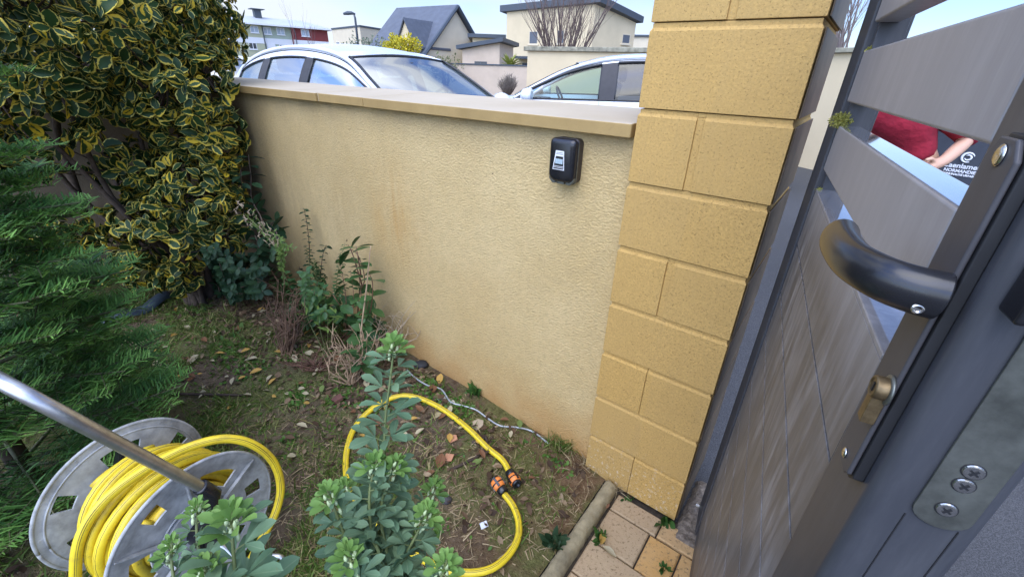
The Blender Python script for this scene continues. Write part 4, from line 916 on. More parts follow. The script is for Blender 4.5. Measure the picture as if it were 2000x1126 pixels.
    for sy in (.38, -.38):
        for sx in (-1.25, -2.15):
            m2 = MB(); T = lambda x, y, z: (sx+x, sy+y, z); m2.box(-.02, .48, -.25, .25, .58, .72, T=T); m2.hexa([T(-.05, -.25, .66), T(.10, -.25, .66), T(.10, .25, .66), T(-.05, .25, .66), T(-.20, -.21, 1.22), T(-.10, -.21, 1.22), T(-.10, .21, 1.22), T(-.20, .21, 1.22)])
            se = m2.build('seat', M['seat'], root, local=True, bevel=.04, seg=3)
            m2 = MB(); m2.box(-.24, -.13, -.13, .13, 1.24, 1.42, T=T); m2.build('headrest', M['seat'], se, local=True, bevel=.04, seg=3)
    m2 = MB(); ring = [(-.62+.08*math.sin(a), .38+.18*math.cos(a), .98+.17*math.sin(a)) for a in np.linspace(0, 2*math.pi, 25)]; m2.tube(ring, .014, 8); m2.tube([(-.62, .38, .98), (-.40, .38, .93)], .03, 8); m2.tube([(-.62, .21, .98), (-.62, .55, .98)], .018, 6); m2.build('steering_wheel', M['interior'], root, local=True, smooth=True)
    m2 = MB(); hx_ = header+.16; m2.box(hx_, hx_+.03, -.12, .12, RZ(header)-.13, RZ(header)-.06); m2.box(hx_+.03, hx_+.05, -.02, .02, RZ(header)-.09, RZ(header)-.01); m2.build('rear_view_mirror', M['interior'], root, local=True, bevel=.01)
    return root
car1_rail = [(0, .98, .72), (-.40, 1.20, .67), (-.80, 1.385, .61), (-1.30, 1.47, .585), (-1.9, 1.485, .58), (-2.5, 1.42, .60), (-2.95, 1.27, .64), (-3.25, 1.02, .68)]
c1 = make_car('parked_car', (-.585, 4.476, SZ), -37.6, 'white hatchback with a blue reflecting windscreen, parked close behind the coping', car1_rail, [(0, .97), (-3.3, 1.02)],
    [(-.02, .97), (.45, .90), (.9, .78), (1.12, .60)], -3.55, -.82, -2.55, [(-1.32, -.22, 0), (-2.20, -1.46, 0), (-2.9, -2.34, 0)], [(-1.455, -1.325, 'car_grey_trim'), (-2.335, -2.205, 'car_grey_trim'), (-3.2, -2.905, 'car_white'), (-.215, -.02, 'car_white')], frame_t=.17, grp='white cars parked in the street')
car2_rail = [(0, 1.0, .72), (-.35, 1.20, .68), (-.75, 1.385, .63), (-1.25, 1.51, .605), (-1.9, 1.545, .60), (-2.5, 1.49, .60), (-3.0, 1.34, .62), (-3.5, 1.12, .66)]
c2 = make_car('parked_car', (.087, 7.273, SZ), 168.8, 'white car with black window surround and wing mirror, nosed in beside the pillar', car2_rail, [(0, 1.0), (-3.5, 1.05)],
    [(-.02, 1.0), (.45, .95), (.85, .82), (1.1, .62)], -3.7, -.85, -2.6, [(-1.15, -.17, 0), (-2.20, -1.36, 1), (-2.9, -2.32, 1)], [(-1.355, -1.155, 'car_grey_trim'), (-2.315, -2.205, 'car_grey_trim'), (-3.4, -2.905, 'car_white'), (-.165, -.02, 'car_black')], frame_t=.10, grp='white cars parked in the street')
c3p = at_dist(430, 135, 9.0)
c3 = make_car('parked_car', (c3p[0]+.3, c3p[1]+.6, SZ), -30, 'partly hidden white car at the left end behind the first parked car', [(a, b-.07, c) for a, b, c in car1_rail], [(0, .94), (-3.3, .98)],
    [(-.02, .95), (.45, .88), (.9, .78), (1.12, .60)], -3.5, -.82, -2.55, [(-1.22, -.22, 0), (-2.12, -1.34, 0), (-2.85, -2.26, 0)], [(-1.335, -1.225, 'car_grey_trim'), (-2.255, -2.125, 'car_grey_trim'), (-3.2, -2.855, 'car_white'), (-.215, -.02, 'car_white')], frame_t=.14, grp='white cars parked in the street')

# ================================================================== HOSE REEL
RC = np.array([-.8396, .7525, .3422]); RAX = np.array([math.cos(2.749), math.sin(2.749), 0]); RU = np.array([-RAX[1], RAX[0], 0]); RR = .215; RW = .305
if RU[1] > 0: RU = -RU
def RP(a, b, c): return RC+RAX*a+RU*b+np.array([0, 0, c])      # a: from front disc to rear disc, b: sideways, c: up
reel = empty('hose_reel', (RC[0]+RAX[0]*.15, RC[1]+RAX[1]*.15, .05), 0, 'grey plastic hose reel with metal tube handle, wound with yellow hose', 'hose reel')
def disc(a, face):
    nA, rad = 144, [.045, .075, .095, .115, .140, .165, .185, .200, .2145]
    mb = MB(); V = []
    for r in rad:
        for k in range(nA):
            t = 2*math.pi*k/nA; dish = -.012*math.cos(min(1, r/.2)*math.pi/2)*face+(.004*face if r > .19 else 0); V.append(RP(a+dish, r*math.cos(t), r*math.sin(t)))
    Fs = []
    for i in range(len(rad)-1):
        for k in range(nA):
            deg = (k+.5)*360/nA
            m60 = (deg+ (20 if face < 0 else 48)) % 120
            long_ = 8 < m60 < 44 and 3 <= i <= 4; small = 78 < m60 < 92 and 4 <= i <= 5
            if long_ or small: continue
            Fs.append((i*nA+k, i*nA+(k+1) % nA, (i+1)*nA+(k+1) % nA, (i+1)*nA+k))
    mb.add(V, Fs); o = mb.build('reel_disc', M['reel'], reel, smooth=True)
    s_ = o.modifiers.new('solid', 'SOLIDIFY'); s_.thickness = .0055; s_.offset = 0
    b_ = o.modifiers.new('es', 'EDGE_SPLIT'); b_.split_angle = R(40)
    mb = MB(); mb.tube([RP(a+.004*face, .2135*math.cos(t), .2135*math.sin(t)) for t in np.linspace(0, 2*math.pi, 97)], .0048, 8)
    mb.build('disc_rim', M['reel'], o, smooth=True)
    mb = MB()
    for k in range(18):
        dg_ = (k*20+(14 if face < 0 else 30)); m6 = (dg_+(20 if face < 0 else 48)) % 120
        if 2 < m6 < 50 or 70 < m6 < 100: continue
        t = R(dg_); c_, s2 = math.cos(t), math.sin(t)
        q = [RP(a+face*x, r*c_-w_*s2, r*s2+w_*c_) for x in (.0, .011) for r, w_ in ((.05, -.0018), (.205, -.0018), (.205, .0018), (.05, .0018))]; mb.hexa(q)
    o_rib = mb.build('stiffening_rib', M['reel'], o); o_rib['kind'] = 'stuff'
    for r in (.095, .193):
        mb = MB(); mb.tube([RP(a-face*(.0025+.010*math.cos(min(1, r/.2)*math.pi/2)*0), r*math.cos(t), r*math.sin(t)) for t in np.linspace(0, 2*math.pi, 73)], .0026, 6); mb.build('moulded_ring', M['reel'], o, smooth=True)
    return o
disc(0, -1); disc(RW, 1)
mb = MB(); mb.tube([RP(-.002, 0, 0), RP(RW+.002, 0, 0)], .085, 36); mb.build('drum', M['reel'], reel, smooth=False)
for a in (-.02, RW+.02): mb = MB(); mb.tube([RP(a-.02, 0, 0), RP(a+.02, 0, 0)], .036, 24); mb.build('hub', M['black'], reel, smooth=False, bevel=.003)
# wound hose: layered turns, gathered towards the middle
HR = .0122
def hose(name, pts, parent, mat='hose', side_fn=None, stripes=True, r=HR, up=None):
    mb = MB(); mb.tube(pts, r, 14); o = mb.build(name, M[mat], parent, smooth=True)
    if stripes:
        P = [np.array(p) for p in pts]
        for off_a in (-.17, .17):
            q = []
            for i, p in enumerate(P):
                t = P[min(i+1, len(P)-1)]-P[max(i-1, 0)]; t = t/max(np.linalg.norm(t), 1e-9); n_ = up(i, p, t) if up else np.array([0, 0, 1.])
                n_ = n_-t*np.dot(n_, t); n_ /= max(np.linalg.norm(n_), 1e-9); b = np.cross(t, n_)
                q.append(p+(n_*math.cos(off_a)+b*math.sin(off_a))*(r*.90))
            mb = MB(); mb.tube(q, r*.115, 5); mb.build('hose_stripe', M['stripe'], o, smooth=True)
    return o
random.seed(3)
wd = None
for layer, (r0, nT, a0, a1) in enumerate([(.103, 9, .03, .275), (.131, 8, .04, .265), (.152, 6, .055, .235), (.168, 3, .09, .19)]):
    pts = []; N_ = nT*40
    for i in range(N_+1):
        u = i/N_; t = u*nT*2*math.pi+layer; a = a0+(a1-a0)*(u if layer % 2 == 0 else 1-u)+.006*math.sin(t*1.3+layer); rr_ = r0+.005*math.sin(t*.7+layer*2)+.003*math.sin(t*2.1)
        pts.append(RP(a, rr_*math.cos(t), rr_*math.sin(t)))
    upf = lambda i, p, t: np.array(p)-RC-RAX*np.dot(np.array(p)-RC, RAX)
    if wd is None: wd = hose('wound_hose', pts, reel, 'hose_dirty', stripes=False)
    else: hose('hose_layer', pts, wd, 'hose_dirty' if layer < 2 else 'hose', stripes=layer > 1, up=lambda i, p, t: (np.array(p)-RC-RAX*np.dot(np.array(p)-RC, RAX))+RAX*(-.06))
# the slack turn that hangs over the discs
def on_reel_plane(px, py, a):
    r = ray(px, py); q = RP(a, 0, 0); return EYE+r*(np.dot(q-EYE, RAX)/np.dot(r, RAX))
lp_ = [(235, 1230, .17), (160, 1180, .16), (148, 1100, .15), (165, 1030, .14), (215, 966, .12), (290, 912, .10), (370, 872, .07), (440, 856, .03), (495, 868, -.01), (534, 902, -.035), (548, 950, -.05), (538, 1000, -.055), (512, 1050, -.05), (480, 1110, -.03), (440, 1180, .0)]
hose('slack_turn', smooth_path([on_reel_plane(*q) for q in lp_], 7), wd, 'hose', up=lambda i, p, t: norm(EYE-p))
lp2 = [(290, 1230, .15), (205, 1165, .14), (200, 1090, .13), (240, 1010, .11), (300, 960, .09), (370, 925, .08), (420, 905, .09)]
hose('slack_turn', smooth_path([on_reel_plane(*q) for q in lp2], 7), wd, 'hose', up=lambda i, p, t: norm(EYE-p))
# tube frame: two arms rising to a cross bar, feet below
d1 = norm(np.array([-.061, -.146, .389])); A1 = RP(-.035, 0, 0)
b0 = np.array([-.794, .77, .488])
def arm(k): return b0+d1*k
hdir = RAX
L1 = .455
fr_pts = [arm(.0), arm(.15), arm(.28), arm(L1-.10), arm(L1-.03)+hdir*.008, arm(L1+.03)+hdir*.04, arm(L1+.055)+hdir*.10, arm(L1+.06)+hdir*.19, arm(L1+.055)+hdir*.28, arm(L1+.03)+hdir*.34, arm(L1-.03)+hdir*.372, arm(L1-.10)+hdir*.38, arm(.28)+hdir*.38, arm(.15)+hdir*.38, arm(.0)+hdir*.38]
mb = MB(); mb.tube(smooth_path(fr_pts, 7), .0140, 20); mb.build('handle_tube', M['alu'], reel, smooth=True)
for q in (0, .38):
    mb = MB(); mb.tube([A1+hdir*(q*1.04)+np.array([0, 0, -.02]), A1+hdir*q+np.array([.004, .01, .05]), arm(-.03)+hdir*q, arm(.018)+hdir*q, arm(.022)+hdir*q], [.022, .022, .022, .0195, .0175], 20); mb.build('tube_socket', M['black'], reel, smooth=True)
g1, g2 = G3(556, 1092, .012), G3(500, 1160, .012)
ft = [A1+np.array([.01, .0, -.02]), A1+np.array([.10, -.01, -.12]), np.array([g1[0]-.05, g1[1]-.02, .10]), g1+np.array([-.01, 0, .015]), g1+np.array([.0, -.02, .0]), (g1*.5+g2*.5), g2, g2-RU*.3*0+np.array([-.10, -.05, 0]), g2+np.array([-.2, -.02, 0])]
mb = MB(); mb.tube(smooth_path(ft, 6), .0085, 12); mb.build('foot_tube', M['alu'], reel, smooth=True)
ft2 = [p+RAX*.40 for p in ft]; mb = MB(); mb.tube(smooth_path(ft2, 6), .0085, 12); mb.build('foot_tube', M['alu'], reel, smooth=True)

# ================================================================== HOSE ON THE GROUND
c7 = [(1036, 664), (1000, 598), (930, 540), (860, 470), (780, 400), (700, 347), (620, 316), (550, 310), (470, 332), (390, 384), (330, 450), (300, 530), (290, 620), (302, 700), (345, 790), (420, 870), (490, 935), (560, 990), (630, 1040), (720, 1082), (800, 1103), (880, 1105), (960, 1082), (1030, 1022), (1070, 945), (1071, 870), (1045, 800), (1000, 742)]
gp = [G3(550+x/2.3167, 640+y/2.3167, HR+.006) for x, y in c7]
for i in range(3, 11): gp[i][2] += .006*math.sin(i)
gh_o = empty('garden_hose', gp[12], 0, 'loose loop of yellow garden hose on the grass, both ends fitted with orange connectors', 'hose')
hose('hose_loop', smooth_path(gp, 7), gh_o, 'hose', up=lambda i, p, t: np.array([.0, -.25, 1.]))
def connector(p_end, tdir, lblc=None):
    t = norm(np.array(tdir, float)); u = norm(np.cross(t, [0, 0, 1.])); v = np.cross(u, t)
    def T(x, y, z): return np.array(p_end)+t*z+u*x+v*y
    mb = MB(); mb.lathe([(.0175, -.012), (.0195, -.008), (.0205, .006), (.0195, .012)], 20, T=T); c = mb.build('connector', M['black'], gh_o, smooth=True)
    mb = MB(); mb.lathe([(.0185, .0122), (.0225, .016), (.0245, .030), (.0235, .044), (.0205, .050)], 20, T=T); ob = mb.build('orange_sleeve', M['orange'], c, smooth=True)
    mb = MB()
    for k in range(4):
        a = k*math.pi/2+.4; mb.box(-.0045, .0045, .0215, .0262, .015, .049, T=lambda x, y, z, a=a: T(x*math.cos(a)-y*math.sin(a), x*math.sin(a)+y*math.cos(a), z))
    mb.lathe([(.0250, .028), (.0256, .031), (.0250, .034)], 20, T=T); mb.build('grip_rib', M['black'], c, bevel=.001)
    mb = MB(); mb.lathe([(.0200, .0502), (.0195, .058), (.0150, .060), (.0130, .060), (.0125, .052), (.0001, .052)], 20, T=T); mb.build('nozzle_ring', M['black'], c, smooth=True)
connector(gp[0]+np.array([0, 0, .006]), gp[0]-gp[1]+np.array([0, 0, .01])); connector(gp[-1]+np.array([0, 0, .008]), gp[-1]-gp[-2]+np.array([-.01, .01, .012]))

# ================================================================== SMALL THINGS ON THE GROUND
pk = [G3(196, 628, .02), G3(262, 612, .03), G3(332, 576, .03)]
mb = MB(); sdir = norm(np.cross(pk[2]-pk[0], [0, 0, 1.])); nk = 22; V = []
for i in range(nk+1):
    t = i/nk; c = (pk[0]*(1-t)+pk[2]*t)*(1)+np.array([0, 0, .015*math.sin(t*9)]) + sdir*.03*math.sin(t*3.2)
    for j, (o_, zz_) in enumerate(((-.045, .0), (-.04, .028), (.0, .034), (.045, .026), (.05, .0))): V.append(c+sdir*o_*(1-.25*t)+np.array([0, 0, zz_-.01]))
mb.add(V, [(i*5+j, (i+1)*5+j, (i+1)*5+j+1, i*5+j+1) for i in range(nk) for j in range(4)]+[(0, 1, 2, 3, 4), tuple(nk*5+k for k in (4, 3, 2, 1, 0))])
tag(mb.build('border_strip', simple('blue_grey_strip', (.045, .065, .085), .5, var=.3, vs=30, bump=.3, bs=60), smooth=True), 'dark blue grey garden border strip lying at the foot of the variegated shrub', 'border strip')
cb = [(795, 722), (812, 738), (835, 752), (862, 760), (880, 784), (905, 792), (930, 800), (955, 818), (978, 831), (1010, 834), (1040, 842), (1072, 866)]
mb = MB(); mb.tube(smooth_path([G3(x, y, .008) for x, y in cb], 6), .0042, 8); tag(mb.build('steel_cable', simple('cable_grey', (.38, .40, .41), .45, .4, var=.2, vs=60), smooth=True), 'thin grey steel cable snaking along the foot of the wall', 'cable')
dk = [(922, 862), (938, 862), (948, 852), (950, 872), (930, 892), (905, 905), (880, 916)]
mb = MB(); mb.tube(smooth_path([G3(x, y, .012 if k in (2,) else .008) for k, (x, y) in enumerate(dk)], 5), [.0065]*31, 7); tag(mb.build('dead_twig', M['darktwig'], smooth=True), 'curled dark dead twig beside the yellow hose', 'twig')
mb = MB(); mb.tube(smooth_path([G3(330, 768, .01), G3(400, 770, .012), G3(475, 771, .008)], 6), .006, 6); tag(mb.build('dead_twig', M['darktwig'], smooth=True), 'straight dark twig lying on the moss right of the fir', 'twig')
def stone(name, px, py, r, mat, lbl, cat, flat=.4, seed=0, ang=False, n=None):
    c = G3(px, py, .0); rs = random.Random(seed); mb = MB(); bmv = []
    nlat, nlon = (7, 12) if not ang else (4, n or 6)
    ph = rs.uniform(0, 6)
    if ang:
        poly = [(r*rs.uniform(.7, 1.1)*math.cos(2*math.pi*k/nlon+ph), r*rs.uniform(.7, 1.1)*math.sin(2*math.pi*k/nlon+ph)) for k in range(nlon)]
        mb.prism(poly, .004, .004+r*flat, T=lambda x, y, z: c+np.array([x, y, z+x*.25])); o = mb.build(name, mat, bevel=.0015)
    else:
        for i in range(nlat+1):
            th = math.pi*i/nlat
            for j in range(nlon):
                p = 2*math.pi*j/nlon; d_ = np.array([math.sin(th)*math.cos(p), math.sin(th)*math.sin(p), math.cos(th)]); k_ = 1+.22*noise.noise(Vector(d_*1.7+np.array([seed, 0, 0])))
                bmv.append(c+d_*r*k_*np.array([1, .8, flat])+np.array([0, 0, r*flat*.5]))
        mb.add(bmv, [(i*nlon+j, i*nlon+(j+1) % nlon, (i+1)*nlon+(j+1) % nlon, (i+1)*nlon+j) for i in range(nlat) for j in range(nlon)]); o = mb.build(name, mat, smooth=True)
    return tag(o, lbl, cat)
terr = simple('terracotta', (.46, .22, .12), .85, var=.15, vs=30)
stone('terracotta_shard', 884, 858, .026, terr, 'upper broken terracotta shard between the twig and the hose', 'shard', .25, 2, True, 5)
stone('terracotta_shard', 876, 895, .026, terr, 'lower triangular terracotta shard left of the curled twig', 'shard', .25, 5, True, 4)
stone('paper_scrap', 945, 1026, .020, simple('paper_white', (.62, .64, .68), .8), 'small square white paper scrap in the grass inside the hose loop', 'paper', .06, 11, True, 4)
stone('flat_stone', 932, 830, .035, simple('tan_stone', (.38, .30, .20), .9, var=.2, vs=30, bump=.3), 'flat tan stone just above the hose', 'stone', .2, 3, True, 7)
stone('black_stone', 822, 714, .042, simple('dark_stone', (.02, .022, .025), .7, var=.4, bump=.5, bs=60), 'black rounded stone against the foot of the wall', 'stone', .45, 8)
stone('earth_clod', 872, 978, .022, simple('clod', (.05, .045, .045), .9, var=.4, bump=.6), 'dark lump of earth left of the paper scrap', 'stone', .7, 9)
stone('brick_fragment', 660, 783, .035, simple('brick_red', (.14, .06, .045), .9, var=.3), 'dark red brick fragment below the dry twigs', 'brick', .5, 13, True, 4)
stone('ivory_pebble', 862, 778, .022, simple('pebble', (.52, .50, .42), .8), 'pale flat pebble beside the steel cable', 'stone', .3, 15)
stone('ivory_pebble', 882, 785, .017, bpy.data.materials['pebble'], 'smaller pale pebble touching the bend of the steel cable', 'stone', .3, 16)

# ================================================================== GRASS, MOSS, LEAF LITTER
def seedpts(n, s0, s1, o0, o1, dens):
    P = []; tries = 0
    while len(P) < n and tries < 60:
        s = rng.uniform(s0, s1, n); o = rng.uniform(o0, o1, n)
        for a, b in zip(s, o):
            if len(P) >= n: break
            if random.random() < dens(a, b): P.append((a, b))
        tries += 1
    return P
def turf(a, b):
    v = noise.noise(Vector((a*2.6, b*2.6, 7)))+.5*noise.noise(Vector((a*8, b*8, 2)))
    near = min(1, max(0, (b-.35)/.7)); return max(0.04, min(1, .42+v*1.5))*(.10+.9*near)*(1 if a > -2.9 else .4)
pts = seedpts(60000, -3.2, .085, .02, 2.2, turf)
pos = np.array([WF(a, b, gh(a, b)-.002) for a, b in pts]); n = len(pos)
dd = norm(rng.normal(size=(n, 3))*np.array([1, 1, .25])+np.array([0, 0, .75])); nn = norm(rng.normal(size=(n, 3))+np.array([0, 0, .3]))
g_col = m_leaf('grass_blade', (.07, .13, .02), (.18, .24, .05), .6, trans=.25, dull=(.36, .29, .13))
tag(leaves('grass', g_col, pos, dd, nn, rng.uniform(.02, .062, n), BLADE, width=rng.uniform(1.3, 2.6, n)), 'short mossy patchy lawn grass', 'grass', kind='stuff')
# dead straw, flat on the clay at the right
pts = seedpts(4600, -1.3, .085, .02, 1.6, lambda a, b: .5+noise.noise(Vector((a*3, b*3, 17)))*1.2 if a > -.9 else .25)
pos = np.array([WF(a, b, gh(a, b)+.003) for a, b in pts]); n = len(pos)
dd = norm(rng.normal(size=(n, 3))*np.array([1, 1, .12])+np.array([0, 0, .10])); nn = norm(rng.normal(size=(n, 3))*.4+np.array([0, 0, 1.]))
tag(leaves('straw', m_leaf('straw_blade', (.26, .18, .09), (.46, .36, .21), .8, trans=.1), pos, dd, nn, rng.uniform(.025, .075, n), BLADE, width=rng.uniform(.7, 1.3, n)), 'dry tan straw on the soil', 'straw', kind='stuff')
# green low weeds
pts = seedpts(4200, -2.6, .0, .05, 1.8, lambda a, b: 1. if noise.noise(Vector((a*4.2, b*4.2, 31))) > .28 else .02)
pos = np.array([WF(a, b, gh(a, b)+.004) for a, b in pts]); n = len(pos); dd = norm(rng.normal(size=(n, 3))*np.array([1, 1, .2])+np.array([0, 0, .35])); nn = norm(rng.normal(size=(n, 3))*.4+np.array([0, 0, 1.]))
tag(leaves('ground_cover', m_leaf('weed_leaf', (.05, .12, .02), (.12, .22, .04), .5), pos, dd, nn, rng.uniform(.010, .026, n), OVAL), 'small round leaved ground weeds', 'ground cover', kind='stuff')
# litter crumbs
def lit(a, b):
    return max(.04, min(1., 1.1*math.exp(-max(0, b-.12)**2/.18)))*(1 if a < -.9 else .35)
pts = seedpts(3300, -3.3, .06, .0, 1.9, lit)
pos = np.array([WF(a, b, gh(a, b)+.004+random.random()*.012) for a, b in pts]); n = len(pos); dd = norm(rng.normal(size=(n, 3))*np.array([1, 1, .3])); nn = norm(rng.normal(size=(n, 3))*.35+np.array([0, 0, 1.]))
tag(leaves('leaf_litter', m_leaf('litter', (.045, .028, .018), (.16, .10, .055), .85, trans=.05, dull=(.30, .22, .13)), pos, dd, nn, rng.uniform(.012, .045, n), OVAL, width=rng.uniform(.5, 1.2, n)), 'brown crumbled leaf litter at the wall foot', 'leaf litter', kind='stuff')
# individual fallen leaves
FL = {}
for nm, c1, c2 in (('ochre', (.42, .26, .06), (.50, .30, .08)), ('cream', (.40, .34, .20), (.48, .42, .28)), ('rust', (.15, .07, .035), (.24, .115, .055)), ('green', (.12, .18, .05), (.18, .22, .06))):
    FL[nm] = m_leaf('fallen_'+nm, c1, c2, .7, vein=tuple(a*.7 for a in c1), trans=.1)
protos = {}
for nm in FL:
    o = leaves('fallen_leaf', FL[nm], np.array([[0, -.5, 0.]]), np.array([[0, 1., 0]]), np.array([[0, 0, 1.]]), 1., leaf_template([(0, .0), (.12, .10), (.35, .26), (.62, .28), (.85, .15), (1, 0)], 3, fold=.3, droop=-.12)); protos[nm] = o
named = [(308, 713, 'cream', .06), (380, 702, 'cream', .06), (400, 664, 'rust', .055), (490, 702, 'cream', .065), (500, 726, 'ochre', .06), (525, 652, 'cream', .055), (455, 744, 'cream', .05), (590, 832, 'cream', .06), (545, 688, 'ochre', .05), (575, 700, 'cream', .06), (625, 722, 'cream', .05), (630, 760, 'green', .05), (690, 805, 'rust', .055), (735, 830, 'rust', .05), (820, 843, 'cream', .05), (878, 855, 'ochre', .045), (998, 848, 'cream', .04), (1015, 828, 'green', .055), (1032, 835, 'green', .05), (855, 812, 'cream', .06), (905, 835, 'cream', .05), (880, 800, 'cream', .045), (860, 740, 'ochre', .06), (845, 760, 'rust', .07), (820, 800, 'rust', .06), (860, 900, 'rust', .075), (838, 925, 'rust', .05), (930, 905, 'green', .06), (1175, 1052, 'ochre', .055), (1190, 1078, 'cream', .055), (1187, 988, 'rust', .025), (340, 655, 'ochre', .05), (365, 640, 'cream', .05), (430, 690, 'ochre', .045), (300, 650, 'cream', .05), (350, 735, 'ochre', .04), (480, 685, 'ochre', .05), (605, 690, 'cream', .055), (560, 620, 'cream', .05), (590, 590, 'rust', .05), (640, 640, 'cream', .05), (470, 640, 'rust', .05), (510, 605, 'ochre', .05), (540, 640, 'green', .05), (410, 625, 'ochre', .045), (940, 760, 'cream', .045), (965, 790, 'ochre', .05), (790, 690, 'cream', .05), (730, 700, 'ochre', .05), (660, 700, 'rust', .055), (600, 650, 'ochre', .05), (570, 890, 'cream', .04), (985, 820, 'rust', .05)]
random.seed(21)
extra = [(random.uniform(300, 760), random.uniform(585, 800), random.choice(['ochre', 'cream', 'rust', 'cream']), random.uniform(.024, .052)) for _ in range(64)]
extra += [(random.uniform(700, 1050), random.uniform(700, 960), random.choice(['ochre', 'rust', 'rust', 'cream']), random.uniform(.03, .055)) for _ in range(14)]
used = set(); FLL = {'ochre': 'yellow ochre', 'cream': 'bleached cream', 'rust': 'rust brown', 'green': 'still green'}; cnt_ = {}
LMK = [(975, 945, 'beside the orange hose connectors'), (830, 740, 'at the wall foot near the steel cable'), (1000, 830, 'between the steel cable and the hose'), (1180, 1060, 'on the yellow pavers'), (560, 700, 'below the brown twiggy stems'), (690, 760, 'around the straw coloured dry stems'), (300, 650, 'beside the blue grey border strip'), (445, 630, 'under the dark glossy shrub'), (340, 730, 'on the moss right of the fir'), (480, 790, 'on the moss beyond the hose reel'), (600, 860, 'on the grass between reel and hose loop'), (850, 870, 'on the clay inside the hose loop'), (640, 640, 'below the wall saplings')]
for px, py, kd, sz in named+extra:
    p = G3(px, py, .012) if px < 1110 else at_z(px, py, .012)
    s_ = np.dot(p-P0, DX); o_ = np.dot(p-P0, DN)
    if px < 1110 and (s_ > .07 or o_ < -.01): continue
    src = protos[kd]; o = src if kd not in used else src.copy()
    if kd in used: col.objects.link(o)
    used.add(kd); o.location = Vector([float(a) for a in p]); o.scale = (sz*random.uniform(.7, 1.1), sz, sz); o.rotation_euler = (random.gauss(0, .25), random.gauss(0, .25), random.uniform(0, 6.28))
    lm = min(LMK, key=lambda q: (q[0]-px)**2+(q[1]-py)**2)[2]; big_ = 'large' if sz > .0515 else 'small'
    cnt_[(kd, lm, big_)] = cnt_.get((kd, lm, big_), 0)+1
    tag(o, big_+' '+FLL[kd]+' fallen leaf '+lm, 'leaf', big_+' '+kd+' fallen leaves '+lm)
# ------------------------------------------------------------------ grass tufts and weeds, each a plant
def tuft(px, py, n, L, lbl, mat=g_col, tm=BLADE, spread=.03, up=1., w=1.2, onpave=False, name='grass_tuft', cat='plant'):
    c = at_z(px, py, .0) if onpave else G3(px, py, 0); pos = c+rng.normal(size=(n, 3))*np.array([spread, spread, 0]); d_ = norm(rng.normal(size=(n, 3))*.55+np.array([0, 0, up]))
    return tag(leaves(name, mat, pos, d_, norm(rng.normal(size=(n, 3))), rng.uniform(.5, 1.1, n)*L, tm, width=w), lbl, cat)
tuft(1100, 868, 230, .085, 'long grass tuft at the wall foot beside the pillar', spread=.035)
tuft(930, 768, 60, .075, 'broad bladed green tuft at the wall foot above the cable', m_leaf('green_blade', (.05, .13, .03), (.10, .22, .05), .5), LANCE, .015, .8, 1.)
tuft(1130, 905, 90, .05, 'short straw coloured tuft at the foot of the pillar', m_leaf('straw2', (.35, .27, .15), (.45, .37, .22), .8), BLADE, .03, .6)
wl_ = m_leaf('weed_green', (.03, .085, .02), (.07, .15, .03), .5)
tuft(1172, 1050, 26, .045, 'leafy green weed growing between edging and pavers', wl_, LANCE, .006, .5, 1.6, True, 'weed')
tuft(1296, 1018, 20, .04, 'leafy green weed at the pillar corner on the pavers', wl_, OVAL, .012, .6, 1.1, True, 'weed')
tuft(1297, 1110, 18, .035, 'small bright weed in a paver joint near the gate', wl_, LANCE, .006, .5, 1.6, True, 'weed')
tuft(1228, 975, 14, .022, 'tiny weed under the front edge of the pillar', wl_, LANCE, .008, .6, 1.6, True, 'weed')
tuft(1082, 1062, 30, .055, 'dark thistle like weed beside the edging', m_leaf('thistle', (.02, .05, .02), (.05, .09, .04), .5), LANCE, .012, .45, 1.8, False, 'weed')
tuft(585, 775, 70, .03, 'bright green low weed clump on the moss', m_leaf('weed_bright', (.07, .17, .03), (.12, .25, .05), .5), OVAL, .03, .4, 1., False, 'weed')
tuft(445, 660, 40, .05, 'green broad leaved weed in front of the dark shrub', m_leaf('weed_mid', (.06, .14, .03), (.14, .2, .05), .5), OVAL, .05, .5, .9, False, 'weed')
tuft(1200, 948, 60, .05, 'dry straw tuft on top of the concrete edging end', bpy.data.materials['straw2'], BLADE, .02, .35, 1.1)

